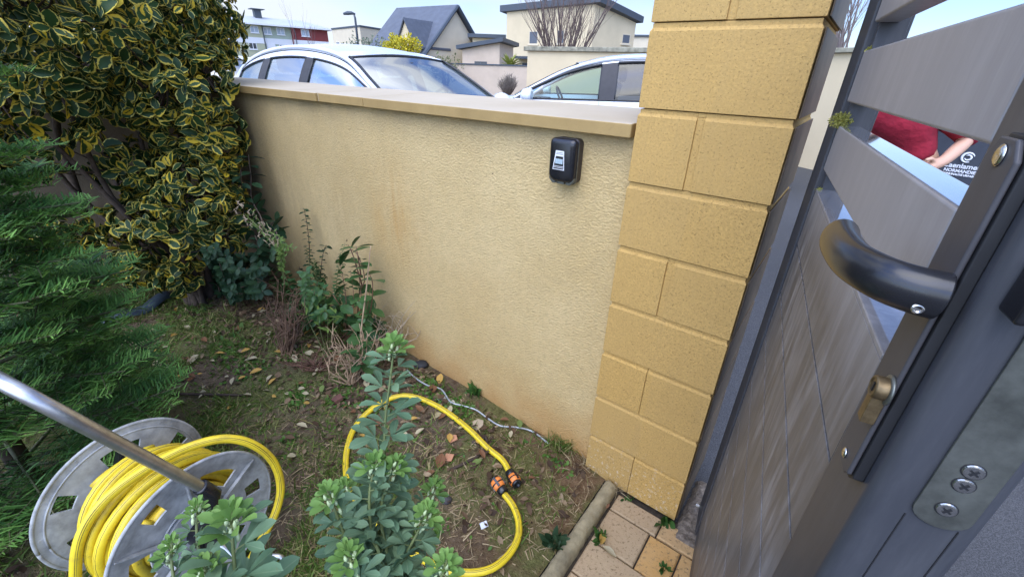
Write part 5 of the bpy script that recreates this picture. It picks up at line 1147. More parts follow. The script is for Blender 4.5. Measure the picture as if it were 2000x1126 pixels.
# ================================================================== VARIEGATED SHRUB
def clusters(ells, n_per_area, leafL, per=5, seed=1, fill=.25, avoid=None):
    g = np.random.default_rng(seed); C_, D_ = [], []
    for (c, r) in ells:
        c = np.array(c); r = np.array(r); n_ = int(n_per_area*4*math.pi*((r[0]*r[1]*r[2])**(2/3)))
        d_ = norm(g.normal(size=(n_, 3))); k = np.where(g.random((n_, 1)) < fill, g.uniform(.55, .9, (n_, 1)), g.uniform(.9, 1.08, (n_, 1)))
        bump_ = 1+.10*np.sin(d_[:, :1]*9+c[0]*5)+.08*np.cos(d_[:, 2:3]*11)
        p = c+d_*r*k*bump_
        keep = np.ones(n_, bool)
        for (c2, r2) in ells:
            if np.allclose(c2, c): continue
            keep &= (((p-np.array(c2))/np.array(r2))**2).sum(1) > .62
        C_.append(p[keep]); D_.append(norm(d_/r)[keep])
    C_ = np.concatenate(C_); D_ = np.concatenate(D_)
    # keep leaves on the garden side of the wall unless they hang above the coping, and above the soil
    q = (C_-P0); o_ = q@DN; s_ = q@DX
    ok = ((o_ > .05) | (C_[:, 2] > 1.48)) & (C_[:, 2] > .10)
    if avoid is not None: ok &= avoid(C_)
    C_ = C_[ok]; D_ = D_[ok]; m = len(C_); P_, Y_, Z_ = [], [], []
    for k in range(per):
        a = g.uniform(0, 2*np.pi, m); t1 = norm(np.cross(D_, g.normal(size=(m, 3)))); t2 = np.cross(D_, t1)
        out_ = D_*g.uniform(.15, .75, (m, 1))+t1*np.cos(a)[:, None]+t2*np.sin(a)[:, None]; out_[:, 2] -= .22
        P_.append(C_+g.normal(size=(m, 3))*leafL*.16); Y_.append(norm(out_)); Z_.append(norm(D_+g.normal(size=(m, 3))*.38+np.array([0, 0, .35])))
    return np.concatenate(P_), np.concatenate(Y_), np.concatenate(Z_), C_
def E_(px, py, dep, rx, ry=None, rz=None): return (at_depth(px, py, dep), (rx, ry or rx, rz or rx))
vs_root = empty('variegated_shrub', on_ground(-2.0, 2.45), 0, 'big arching evergreen shrub with yellow edged leaves over the left end of the wall', 'shrub')
ells = [E_(235, 20, 2.25, .46, .42, .34), E_(372, 40, 2.55, .25, .27, .34), E_(-120, 10, 2.0, .5, .5, .4), E_(150, 50, 2.75, .6, .35, .42), E_(330, 70, 2.8, .32, .25, .36), E_(60, 40, 2.0, .48, .4, .30), E_(-60, 120, 1.9, .4, .35, .45), E_(330, 165, 2.35, .33, .3, .24), E_(200, 120, 2.25, .34, .3, .20), E_(400, 150, 2.45, .16, .16, .20),
        E_(395, 262, 2.50, .22, .2, .22), E_(385, 375, 2.52, .22, .2, .24), E_(262, 330, 2.50, .15, .15, .12), E_(318, 455, 2.55, .26, .2, .20), E_(262, 520, 2.62, .12, .12, .10), E_(345, 545, 2.62, .09, .09, .06), E_(430, 460, 2.60, .10, .10, .12), E_(100, 470, 2.55, .2, .2, .15)]
P_, Y_, Z_, Cc = clusters(ells, 205, .07, per=6, seed=4)
var_mat = m_leaf('variegated_leaf', (.016, .044, .012), (.045, .092, .026), .46, vein=(.03, .06, .02), edge=((.54, .50, .14), (.66, .47, .035)), edge_at=.62, trans=.15, vivid=.20)
nlf = len(P_); rnd = rng.random(nlf)**1.0
# sprays that face the light have yellower leaves
yl = np.clip((P_[:, 0]-(-2.4))*.8+.2, 0, 1); rnd = np.clip(rnd*.78+.16*yl*rng.random(nlf)+(rng.random(nlf) < .05)*.5, 0, 1)
CURL = leaf_template([(0, .0), (.1, .09), (.3, .22), (.55, .31), (.8, .23), (.93, .11), (1, 0)], fold=.45, droop=.38)
ROUND = leaf_template([(0, .0), (.1, .13), (.32, .31), (.6, .37), (.85, .24), (1, 0)], fold=.05, droop=-.10)
pick = rng.random(nlf); lsz = .034+.056*rng.beta(2., 1.8, nlf)
for m_, t_ in ((pick < .42, OVAL), ((pick >= .42) & (pick < .75), CURL), (pick >= .75, ROUND)):
    leaves('foliage', var_mat, P_[m_], Y_[m_], Z_[m_], lsz[m_], t_, vs_root, rnd=rnd[m_], width=rng.uniform(.65, 1.15, int(m_.sum())))
mb = MB(); random.seed(9); base = on_ground(-2.05, 2.48)
for k in range(9):
    a = random.uniform(0, 6.28); b0_ = base+np.array([math.cos(a)*.06, math.sin(a)*.06, -.02]); e = ells[k % 7][0]
    mid = b0_*.45+e*.55+np.array([random.uniform(-.15, .15), random.uniform(-.1, .1), -.12]); mb.tube(smooth_path([b0_, b0_*.75+mid*.25+np.array([0, 0, .1]), mid, e], 5), list(np.linspace(.026, .008, 16)), 7)
tr0 = smooth_path([G3(185, 560, -.02), at_depth(168, 440, 2.75), at_depth(135, 330, 2.65), at_depth(110, 240, 2.5), at_depth(130, 120, 2.3)], 6); mb.tube(tr0, list(np.linspace(.032, .014, len(tr0))), 9)
# twigs that carry the leaf clusters
idx = rng.choice(len(Cc), min(420, len(Cc)), replace=False)
for i in idx:
    p = Cc[i]; e = min(ells, key=lambda q: np.linalg.norm(q[0]-p))[0]; mb.tube([p, p*.6+e*.4+np.array([0, 0, -.03]), p*.2+e*.8], [.0022, .004, .006], 4, cap=False)
mb.build('branches', M['bark'], vs_root, smooth=True)

# ================================================================== FIR
fir = empty('young_fir', on_ground(-1.78, 1.10), 0, 'young dense green fir with flat needles at the left edge', 'tree')
FT = np.array([-1.78, 1.10, .05]); npos, ndir, nnrm, nsz, ntip = [], [], [], [], []
mb = MB(); mb.tube([FT, FT+np.array([.01, .0, .9]), FT+np.array([.0, .02, 2.25])], [.035, .022, .006], 10); mb.build('trunk', M['bark'], fir, smooth=True)
tw = MB(); random.seed(12)
def shoot(p0, d_, L, nrm_, dens=215, nl=.045):
    d_ = norm(np.array(d_)); n_ = max(8, int(L*dens)); t = np.linspace(.04, 1, n_); drop = -.05*L
    q = p0+d_*L*t[:, None]+np.array([0, 0, 1.])*drop*(t[:, None]**2); side_ = norm(np.cross(d_, nrm_)); up_ = np.cross(side_, d_)
    ang = np.where(np.arange(n_) % 2 == 0, 1, -1)*rng.uniform(.55, 1.45, n_)
    lat = side_*np.sin(ang)[:, None]+up_*(np.abs(np.cos(ang))*.8)[:, None]
    npos.append(q); ndir.append(norm(lat+d_*rng.uniform(.25, .6, (n_, 1)))); nnrm.append(norm(up_+rng.normal(size=(n_, 3))*.25+d_*(-.2))); nsz.append(nl*rng.uniform(.85, 1.15, n_)*(1-.35*t**4)); ntip.append(t)
    tw.tube([p0, p0+d_*L*.5+np.array([0, 0, drop*.25]), p0+d_*L+np.array([0, 0, drop])], [.0022, .0018, .0012], 5, cap=False)
for w_ in range(16):
    z = .11+w_*.132; Lb = (.61-.022*w_)*(1 if w_ > 0 else .9); nb = 8
    for b in range(nb):
        a = 2*math.pi*(b+.37*w_)/nb+random.uniform(-.2, .2)
        if math.cos(a) < -.45: continue
        L = Lb*random.uniform(.82, 1.08); d0 = np.array([math.cos(a), math.sin(a), random.uniform(-.05, .30)]); p0 = FT+np.array([0, 0, z]); d0 = norm(d0)
        tip = p0+d0*L; upv = np.array([0, 0, 1.]); sdv = norm(np.cross(d0, upv))
        tw.tube([p0, p0+d0*L*.5+np.array([0, 0, -.02]), tip], [.008, .005, .002], 6, cap=False)
        k = .24
        while k < .95:
            for sg in (-1, 1):
                l2 = min(.26, (1-k)*L*.55+.10)*random.uniform(.85, 1.1); dd_ = norm(d0*.72+sdv*sg*.78+upv*random.uniform(-.08, .14)); q0 = p0+d0*L*k+np.array([0, 0, -.02*math.sin(math.pi*k)])
                shoot(q0, dd_, l2, upv)
                if l2 > .19:
                    for s2 in (-1, 1): shoot(q0+dd_*l2*.5, norm(dd_*.8+np.cross(dd_, upv)*s2*.6), l2*.5, upv)
            k += .15
        shoot(p0+d0*L*.30, d0, L*.72, upv)
npos = np.concatenate(npos); ndir = np.concatenate(ndir); nnrm = np.concatenate(nnrm); nsz = np.concatenate(nsz)
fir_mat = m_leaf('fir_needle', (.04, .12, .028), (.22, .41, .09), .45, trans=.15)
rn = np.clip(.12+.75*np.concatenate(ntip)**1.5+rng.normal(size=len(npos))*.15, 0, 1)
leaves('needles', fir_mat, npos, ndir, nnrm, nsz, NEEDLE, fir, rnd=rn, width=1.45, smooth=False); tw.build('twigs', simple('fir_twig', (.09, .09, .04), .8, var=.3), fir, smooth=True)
print('needles', len(npos), 'var leaves', nlf)

# ================================================================== FOREGROUND TREFOIL SHRUB
def trefoil_plant(root, stems, leafmat, youngmat, budmat, size, spacing=.0115, tipn=10, seed=2, stem_r=.0030, bare=.0):
    g = np.random.default_rng(seed); P, Y, Z, S, RN = [], [], [], [], []; yP, yY, yZ, yS = [], [], [], []; stm = MB(); buds = MB()
    def tref(p, d_, s, young=False):
        d_ = norm(d_); side_ = norm(np.cross(d_, [0, 0, 1.])+1e-6); up_ = norm(np.cross(side_, d_)); pet = s*.38; q = p+d_*pet
        stm.tube([p, q], [.0014, .0010], 4, cap=False)
        for k, a in enumerate((-.82, 0, .82)):
            dd_ = norm(d_*math.cos(a)+side_*math.sin(a)+up_*g.uniform(-.12, .18))
            (yP if young else P).append(q); (yY if young else Y).append(dd_); (yZ if young else Z).append(norm(up_+g.normal(size=3)*.2)); (yS if young else S).append(s*(1.12 if k == 1 else .95)*g.uniform(.88, 1.1))
    for (pts_, tip_scale, leafy_from) in stems:
        path = smooth_path(pts_, 8); seg = [np.linalg.norm(path[i+1]-path[i]) for i in range(len(path)-1)]; Lt = sum(seg); cum = np.concatenate([[0], np.cumsum(seg)]); path = np.array(path)
        stm.tube(path, list(np.linspace(stem_r*1.25, stem_r*.55, len(path))), 8)
        at = lambda u: np.array([np.interp(u, cum, path[:, k]) for k in range(3)])
        u = leafy_from*Lt; k = 0; axis = norm(path[-1]-path[-5])
        while u < Lt-.012:
            p = at(u); t = norm(at(min(Lt, u+.01))-at(max(0, u-.01))); a = k*2.4+g.uniform(-.3, .3); e1 = norm(np.cross(t, [.3, .5, .8])); e2 = np.cross(t, e1)
            rem = Lt-u; sz = size*tip_scale*min(1.0, .62+rem*2.6)
            tref(p, (e1*math.cos(a)+e2*math.sin(a))*1.0+t*g.uniform(.15, .6), sz); u += spacing*g.uniform(.7, 1.2); k += 1
            if rem < .05 and g.random() < .6:
                bp = p+norm(e1*math.cos(a+1)+e2*math.sin(a+1)+t)*.012; buds.tube([bp, bp+t*.006, bp+t*.011], [.0018, .0028, .0012], 6)
        tip = path[-1]; e1 = norm(np.cross(axis, [.3, .5, .8])); e2 = np.cross(axis, e1)
        for k in range(tipn):
            a = k*2.4; op = .25+.75*k/tipn; tref(tip-axis*.010*k/tipn*2, axis*(1.15-op)+(e1*math.cos(a)+e2*math.sin(a))*op, size*tip_scale*(.36+.30*k/tipn), True)
        for k in range(7):
            a = k*2.4; bp = tip-axis*(.004+.004*k)+(e1*math.cos(a)+e2*math.sin(a))*.006; buds.tube([bp, bp+axis*.004, bp+axis*.009], [.0018, .0030, .0012], 6)
    leaves('foliage', leafmat, P, Y, Z, S, OBOV, root, width=.88); leaves('young_leaves', youngmat, yP, yY, yZ, yS, OBOV, root); stm.build('stems', M['stem_green'], root, smooth=True)
    b_ = buds.build('flower_buds', budmat, root, smooth=True); b_['kind'] = 'stuff'
tm_mat = m_leaf('trefoil_leaf', (.10, .18, .095), (.175, .265, .14), .6, vein=(.22, .30, .17), trans=.2)
ty_mat = m_leaf('trefoil_young', (.14, .26, .06), (.22, .36, .09), .5, trans=.3)
tb_mat = simple('bud_cream', (.42, .50, .26), .6, var=.15)
fp_root = empty('trefoil_shrub', on_ground(-.42, .42), 0, 'grey green trefoil leaved shrub with pale buds in the foreground inside the hose loop', 'shrub')
fb_ = np.array(on_ground(-.40, .40)); D_ = at_depth
stems = [([fb_, D_(742, 1180, .78), D_(738, 1060, .76), D_(750, 940, .75), D_(752, 830, .74), D_(763, 735, .74), D_(770, 672, .74)], 1.05, .42),
         ([fb_, D_(720, 1200, .74), D_(690, 1090, .70), D_(660, 1010, .68), D_(640, 962, .68)], .95, .52),
         ([fb_, D_(740, 1190, .76), D_(715, 1060, .76), D_(690, 990, .76), D_(672, 950, .77)], .9, .6),
         ([fb_, D_(760, 1150, .78), D_(800, 1050, .78), D_(832, 990, .79), D_(850, 948, .80)], .85, .6),
         ([fb_, D_(755, 1180, .72), D_(790, 1090, .70), D_(815, 1040, .70), D_(835, 1000, .70)], 1.0, .6),
         ([fb_, D_(745, 1170, .74), D_(745, 1020, .72), D_(750, 960, .71), D_(775, 905, .71)], .9, .66),
         ([fb_, D_(720, 1220, .66), D_(700, 1150, .64), D_(690, 1110, .64), D_(680, 1080, .64)], 1.0, .6),
         ([fb_, D_(790, 1220, .68), D_(840, 1160, .66), D_(862, 1125, .66), D_(872, 1098, .66)], 1.0, .6),
         ([fb_, D_(735, 1160, .72), D_(725, 1040, .70), D_(722, 960, .70), D_(735, 900, .71)], .9, .62),
         ([fb_, D_(760, 1200, .80), D_(770, 1100, .82), D_(780, 1040, .83), D_(800, 1010, .84)], .95, .55)]
trefoil_plant(fp_root, stems, tm_mat, ty_mat, tb_mat, .043, seed=5)
np_root = empty('trefoil_shrub', on_ground(-.62, .33), 0, 'nearest grey green trefoil rosette with cream buds in front of the hose reel', 'shrub')
nb_ = np.array(on_ground(-.60, .33))
stems = [([nb_, D_(470, 1230, .60), D_(462, 1150, .57), D_(456, 1080, .56), D_(452, 1010, .56)], 1.45, .55),
         ([nb_, D_(440, 1240, .66), D_(400, 1130, .66), D_(385, 1050, .68), D_(385, 985, .70)], .8, .7),
         ([nb_, D_(420, 1260, .62), D_(360, 1180, .62), D_(338, 1120, .63), D_(335, 1060, .64)], .85, .7),
         ([nb_, D_(480, 1260, .58), D_(450, 1190, .55), D_(420, 1150, .54), D_(400, 1110, .54)], 1.1, .75)]
trefoil_plant(np_root, stems, tm_mat, ty_mat, tb_mat, .037, seed=8, spacing=.012)

# ================================================================== BORDER PLANTS AT THE WALL
def stem_plant(name, base, stems, leafmat, stemmat, L, spacing, lbl, cat='plant', tmpl=OVAL, pair=True, w=1., r=.004, opening=.7, skip=.0, label_leaf='foliage', seed=0, extras=None):
    root = empty(name, base, 0, lbl, cat); g = np.random.default_rng(seed); stm = MB(); P, Y, Z, S = [], [], [], []
    for pts_ in stems:
        path = np.array(smooth_path(pts_, 7)); stm.tube(path, list(np.linspace(r, r*.4, len(path))), 6); seg = np.linalg.norm(np.diff(path, axis=0), axis=1); cum = np.concatenate([[0], np.cumsum(seg)]); Lt = cum[-1]
        at = lambda u: np.array([np.interp(u, cum, path[:, k]) for k in range(3)]); u = Lt*skip; k = 0
        while u <= Lt:
            p = at(u); t = norm(at(min(Lt, u+.01))-at(max(0, u-.01))+1e-9); e1 = norm(np.cross(t, [.3, .5, .8])); e2 = np.cross(t, e1); a = k*(1.571 if pair else 2.4)+g.uniform(-.25, .25)
            for s_ in ((1, -1) if pair else (1,)):
                dd_ = norm((e1*math.cos(a)+e2*math.sin(a))*s_*opening+t*(1-opening)+np.array([0, 0, -.1])); P.append(p); Y.append(dd_); Z.append(norm(t+np.array([0, 0, .6])+g.normal(size=3)*.25)); S.append(L*g.uniform(.75, 1.1))
            u += spacing*g.uniform(.8, 1.2); k += 1
    if P: leaves(label_leaf, leafmat, P, Y, Z, S, tmpl, root, width=w)
    stm.build('stems', stemmat, root, smooth=True); return root
dk_leaf = m_leaf('dark_leaf', (.010, .032, .014), (.026, .064, .024), .5, vein=(.04, .075, .05), trans=.06)
md_leaf = m_leaf('mid_leaf', (.030, .085, .025), (.07, .14, .04), .35, vein=(.09, .14, .06), trans=.12)
lt_leaf = m_leaf('light_leaf', (.09, .17, .035), (.18, .26, .06), .5, trans=.2)
def Wd(px, py, off):       # a point in front of the wall face at a given stand-off
    r = ray(px, py); q = P0+DN*(off-.035); return EYE+r*(np.dot(q-EYE, DN)/np.dot(r, DN))
random.seed(31)
b = G3(445, 575); dsr = []
for k in range(40):
    px, py = random.uniform(400, 515), random.uniform(475, 592); dsr.append([b+np.array([random.uniform(-.06, .06), random.uniform(-.05, .05), 0]), Wd(px*.5+445*.5, py*.6+575*.4, random.uniform(.25, .45)), Wd(px, py, random.uniform(.2, .5))])
stem_plant('dark_shrub', b, dsr, dk_leaf, M['bark'], .046, .022, 'low glossy very dark green shrub right of the variegated one', 'shrub', w=1.0, r=.005, skip=.3, seed=3)
b = G3(500, 560); stem_plant('tall_stem_shrub', b, [[b, Wd(515, 450, .22), Wd(492, 390, .17), Wd(490, 345, .14), Wd(485, 302, .12)], [b, Wd(540, 470, .2), Wd(530, 440, .15), Wd(545, 428, .12)], [b, Wd(505, 480, .25), Wd(478, 420, .22), Wd(470, 330, .2)]], dk_leaf, M['bark'], .085, .045, 'dark slender shoots with drooping leaves rising against the wall beside the shrub', 'shrub', tmpl=OVAL, w=.75, r=.005, skip=.35, seed=4, opening=.85)
b = G3(610, 610); stem_plant('slender_shoot', b, [[b, Wd(606, 540, .12), Wd(604, 480, .08), Wd(600, 440, .06), Wd(594, 408, .06)], [b, Wd(625, 540, .12), Wd(630, 500, .08), Wd(637, 478, .06)], [b, Wd(590, 560, .15), Wd(585, 520, .12)]], dk_leaf, M['darktwig'], .038, .020, 'thin upright shoot with small dark paired leaves against the wall', 'plant', w=1.0, r=.003, skip=.25, seed=5, opening=.9)
b = G3(700, 650)
stem_plant('viburnum_sapling', b, [[b, Wd(700, 580, .16), Wd(712, 545, .15), Wd(700, 500, .14), Wd(683, 485, .14)], [Wd(708, 560, .15), Wd(690, 500, .15), Wd(680, 478, .14)], [b, Wd(722, 610, .18), Wd(728, 560, .18), Wd(722, 535, .18)], [b, Wd(660, 590, .25), Wd(650, 575, .25)], [Wd(705, 540, .15), Wd(700, 505, .15), Wd(695, 480, .14)]], md_leaf, M['stem_red'], .095, .075, 'upright sapling with large oval mid green leaves and reddish stems against the wall', 'plant', w=1.05, r=.004, skip=.45, seed=6, opening=.8)
b = G3(655, 640); fs = []
for k in range(12):
    px, py = random.uniform(590, 690), random.uniform(470, 590); fs.append([b+np.array([random.uniform(-.08, .08), random.uniform(-.05, .05), 0]), Wd((px+640)/2, (py+640)/2, .2), Wd(px, py, random.uniform(.08, .2))])
stem_plant('feathery_plant', b, fs, md_leaf, M['stem_green'], .026, .011, 'feathery small leaved green plant behind the dry stems', 'plant', w=.8, r=.002, skip=.15, seed=7, opening=.9)
b = G3(560, 650); fs = []
for k in range(15):
    px = 470+random.random()*110; py = 405+(px-470)*.75+random.uniform(-15, 20); fs.append([b, Wd(555, 560, .35), Wd(548, 500, .38), Wd((px+540)/2, (py+478)/2, .4), Wd(px, py, random.uniform(.35, .45))])
sw_ = stem_plant('seeding_stalk', b, fs, lt_leaf, M['stem_green'], .024, .020, 'bending light green stalk with feathery seed heads in front of the dark shrub', 'plant', tmpl=LANCE, pair=False, w=1.2, r=.003, skip=.62, seed=8)
mbs = MB()
for k in range(40):
    t = random.random(); p = Wd(458+t*90, 412+t*75+random.uniform(-22, 14), random.uniform(.36, .46)); mbs.tube([p, p+np.array([random.uniform(-.012, .012), 0, .012]), p+np.array([random.uniform(-.02, .02), 0, .022])], [.001, .0032, .001], 5)
sh_ = mbs.build('seed_heads', simple('seed_head', (.34, .26, .17), .9, var=.3), sw_); sh_['kind'] = 'stuff'
b = G3(600, 640); fs = []
for k in range(16):
    px, py = random.uniform(530, 650), random.uniform(520, 625); fs.append([b+np.array([random.uniform(-.14, .14), random.uniform(-.06, .06), 0]), Wd((px+600)/2, (py+640)/2, .3), Wd(px, py, random.uniform(.2, .38))])
stem_plant('tangled_seedling', b, fs, md_leaf, M['stem_red'], .042, .024, 'tangle of small green leaves on reddish stems in front of the slender shoot', 'plant', w=.9, r=.0025, skip=.3, seed=17, opening=.85)
b = G3(690, 665); fs = []
for k in range(10):
    px, py = random.uniform(650, 745), random.uniform(500, 640); fs.append([b+np.array([random.uniform(-.08, .08), random.uniform(-.03, .03), 0]), Wd((px+690)/2+random.uniform(-12, 12), (py+660)/2, .2), Wd(px, py, random.uniform(.08, .25))])
stem_plant('rose_stems', b, fs, md_leaf, M['stem_red'], .036, .042, 'thin reddish arching stems with sparse small leaves around the sapling', 'plant', w=.95, r=.0028, skip=.35, seed=18, opening=.85)
# dry, pruned stems
def dry_bush(name, px, py, n, H, lbl, mat, spread, lean=(0, 0), seed=0, off=None, curl=.04):
    rs = random.Random(seed); b = G3(px, py); root = empty(name, b, 0, lbl, 'dry plant'); mb = MB()
    for k in range(n):
        a = rs.uniform(0, 6.28); s_ = spread*rs.uniform(.2, 1); h_ = H*rs.uniform(.45, 1.); p0 = b+np.array([rs.uniform(-.03, .03), rs.uniform(-.03, .03), 0])
        tip = b+np.array([math.cos(a)*s_+lean[0], math.sin(a)*s_*.6+lean[1], h_]); m1 = p0*.6+tip*.4+np.array([rs.uniform(-curl, curl), rs.uniform(-curl, curl), 0]); m2 = p0*.3+tip*.7+np.array([rs.uniform(-curl, curl), rs.uniform(-curl, curl), 0])
        pth = smooth_path([p0, m1, m2, tip], 4); mb.tube(pth, list(np.linspace(.0042, .0012, len(pth))), 5, cap=False)
        for j in range(3):
            i = rs.randint(4, 11); q = pth[i]; d_ = np.array([rs.uniform(-.07, .07), rs.uniform(-.05, .05), rs.uniform(.0, .07)])*H*3; mb.tube([q, q+d_*.5+np.array([0, 0, .005]), q+d_], [.0018, .0012, .0007], 4, cap=False)
    mb.build('stems', mat, root, smooth=True); return root
dry_bush('dry_perennial', 690, 745, 40, .30, 'straw coloured dry pruned stems fanning up in front of the wall', M['dry'], .16, (.03, .02), 1)
dry_bush('dry_perennial', 560, 690, 34, .42, 'brown twiggy dry stems below the seeding stalk', simple('brown_twig', (.17, .10, .06), .85, var=.35), .14, (.04, .06), 2)
dry_bush('dry_perennial', 750, 700, 20, .34, 'fine pale dry stalks leaning along the wall towards the right', simple('pale_twig', (.42, .33, .22), .85, var=.25), .14, (.10, .0), 3)
dry_bush('dry_perennial', 620, 720, 22, .12, 'flattened reddish brown dead stems on the soil', simple('red_twig', (.14, .07, .045), .85, var=.35), .24, (-.02, .0), 4, curl=.02)
# long bare cane rising through the sapling
mb = MB(); b = G3(698, 735); mb.tube(smooth_path([b, Wd(706, 640, .28), Wd(716, 560, .22), Wd(724, 480, .18)], 6), list(np.linspace(.005, .0022, 19)), 7); cn = mb.build('cane', M['dry'], smooth=True); tag(cn, 'single long pale bare cane standing in front of the sapling', 'cane')
b = G3(640, 700); stem_plant('yellow_shoot', b, [[b, Wd(600, 620, .34), Wd(602, 595, .34)], [b, Wd(620, 620, .34), Wd(622, 590, .34)], [b, Wd(640, 620, .34), Wd(636, 596, .34)], [b, Wd(655, 600, .3)]], lt_leaf, M['stem_green'], .055, .022, 'small plant with narrow yellow green leaves among the dry stems', 'plant', tmpl=LANCE, pair=False, r=.002, skip=.55, seed=9)
b = G3(745, 665); stem_plant('leafy_seedling', b, [[b, Wd(716, 640, .2), Wd(706, 690, .35)], [b, Wd(735, 640, .12), Wd(742, 620, .10)], [G3(705, 730), Wd(703, 690, .36), Wd(700, 680, .36)]], md_leaf, M['stem_red'], .085, .05, 'low seedling with a few broad dark leaves behind the dry fan', 'plant', r=.0025, skip=.4, seed=10)

# ================================================================== PERSON AND BIN IN THE STREET
M['skin'] = simple('skin', (.56, .33, .22), .5, var=.05); M['sweater'] = simple('red_sweater', (.30, .012, .030), .92, var=.15, vs=14, bump=.6, bs=7, bd=.05)
M['trousers'] = simple('dark_trousers', (.02, .022, .03), .9, bump=.3, bs=200); M['hair'] = simple('brown_hair', (.05, .03, .018), .6, var=.3, vs=90); M['shoe'] = simple('dark_shoe', (.02, .018, .016), .5)
pp = at_dist(1788, 270, 3.45); fz = SZ; face = math.atan2(-pp[1], -pp[0])
per = empty('person', (pp[0], pp[1], fz), face+R(90)+R(6), 'person in a dark red sweater standing at the dark bin beyond the gate', 'person')
def skin_obj(name, V, Ed, rad, mat, parent, sub=2):
    me = bpy.data.meshes.new(name); me.from_pydata(V, Ed, []); o = link_mesh(name, me, mat, parent)
    m1 = o.modifiers.new('skin', 'SKIN'); m1.use_smooth_shade = True; sv = me.skin_vertices[0] if len(me.skin_vertices) else None
    if sv is None:
        bpy.context.view_layer.objects.active = o
        import bmesh
        bm = bmesh.new(); bm.from_mesh(me); bm.verts.layers.skin.verify(); bm.to_mesh(me); bm.free(); sv = me.skin_vertices[0]
    for i, r_ in enumerate(rad):
        r_ = r_ if isinstance(r_, tuple) else (r_, r_); sv.data[i].radius = r_; sv.data[i].use_root = (i == 0)
    m2 = o.modifiers.new('sub', 'SUBSURF'); m2.levels = sub; m2.render_levels = sub; return o
# local axes: x to the figure's left, -y forward (towards the viewer), z up
def bend(p):
    x, y, z = p; k = max(0, z-1.0); return (x-.42*k, y-.30*k, z-.30*k)
def hand(V, Ed, rad, wrist, pal, fdir, curl, thumb):
    V.append(pal); rad.append((.020, .036)); Ed.append((wrist, len(V)-1)); pi_ = len(V)-1
    fd = norm(np.array(fdir)); cu = norm(np.array(curl)); sd_ = norm(np.cross(fd, cu))
    for k, (o_, l_) in enumerate(((-.026, .062), (-.009, .072), (.009, .068), (.025, .052))):
        a = np.array(pal)+fd*.028+sd_*o_; q1 = a+fd*l_*.5+cu*.006*k*.5; q2 = q1+(fd*.55+cu*.75)*l_*.38; q3 = q2+(fd*.05+cu)*l_*.28
        V += [tuple(a), tuple(q1), tuple(q2), tuple(q3)]; rad += [.0105, .0095, .0088, .0075]; m = len(V); Ed += [(pi_, m-4), (m-4, m-3), (m-3, m-2), (m-2, m-1)]
    th = norm(np.array(thumb)); a = np.array(pal)+th*.03-fd*.012; V += [tuple(a), tuple(a+th*.026+fd*.018), tuple(a+th*.030+fd*.044+cu*.006)]; rad += [.0125, .0105, .009]; m = len(V); Ed += [(pi_, m-3), (m-3, m-2), (m-2, m-1)]
V = [(0, 0, .92), (0, .0, 1.04), (0, -.01, 1.17), (0, -.01, 1.30), (0, 0, 1.41), (0, .0, 1.475), (0, -.015, 1.53), (0, -.02, 1.60), (0, -.012, 1.665)]
rad = [(.135, .10), (.125, .088), (.135, .092), (.14, .095), (.075, .06), (.052, .052), (.068, .078), (.074, .088), (.052, .062)]
Ed = [(i, i+1) for i in range(8)]
legs = []
for sg in (1, -1):
    k = len(V); V += [(sg*.09, 0, .86), (sg*.10, -.01, .50), (sg*.105, .01, .12), (sg*.11, -.10, .04)]; rad += [.085, .056, .036, .033]; Ed += [(0, k), (k, k+1), (k+1, k+2), (k+2, k+3)]
armL = [(.17, .0, 1.36), (.265, .02, 1.12), (.13, -.16, .965)]     # viewer's right: forearm swings in towards the bin lid
armR = [(-.17, .0, 1.36), (-.27, .07, 1.13), (-.20, .02, .93)]
for arm_, fd, cu, th in ((armL, (-.8, -.5, -.35), (-.2, .3, -.9), (-.1, -.4, .6)), (armR, (.25, -.35, -.85), (.5, -.2, .3), (.2, -.8, .1))):
    k = len(V); V += arm_; rad += [.058, .043, .029]; Ed += [(3, k), (k, k+1), (k+1, k+2)]
    hand(V, Ed, rad, k+2, tuple(np.array(arm_[2])+norm(np.array(fd))*.055), fd, cu, th)
V = [bend(p) for p in V]
bd = skin_obj('body', V, Ed, rad, M['skin'], per)
sV = [(0, 0, .93), (0, .0, 1.04), (0, -.01, 1.17), (0, -.01, 1.30), (0, 0, 1.40)]; sr = [(.162, .125), (.150, .112), (.158, .115), (.160, .112), (.090, .075)]; sE = [(i, i+1) for i in range(4)]
for arm_, end in ((armL, .22), (armR, .93)):
    k = len(sV); a_, b_, c_ = [np.array(q) for q in arm_]; sV += [tuple(a_), tuple(a_*.5+b_*.5), tuple(b_), tuple(b_+(c_-b_)*end)]; sr += [.078, .066, .060, .050]; sE += [(3, k), (k, k+1), (k+1, k+2), (k+2, k+3)]
skin_obj('sweater', [bend(p) for p in sV], sE, sr, M['sweater'], per)
tV = [(0, 0, .95), (0, 0, .90)]; tr_r = [(.135, .105), (.145, .112)]; tE = [(0, 1)]
for sg in (1, -1): k = len(tV); tV += [(sg*.09, 0, .80), (sg*.10, -.01, .50), (sg*.105, .01, .10)]; tr_r += [.10, .075, .062]; tE += [(1, k), (k, k+1), (k+1, k+2)]
skin_obj('trousers', tV, tE, tr_r, M['trousers'], per)
for sg in (1, -1): skin_obj('shoe', [(sg*.105, .03, .045), (sg*.11, -.08, .04), (sg*.112, -.15, .032)], [(0, 1), (1, 2)], [(.046, .045), (.047, .04), (.036, .03)], M['shoe'], per, 1)
mbh = MB(); hv = []
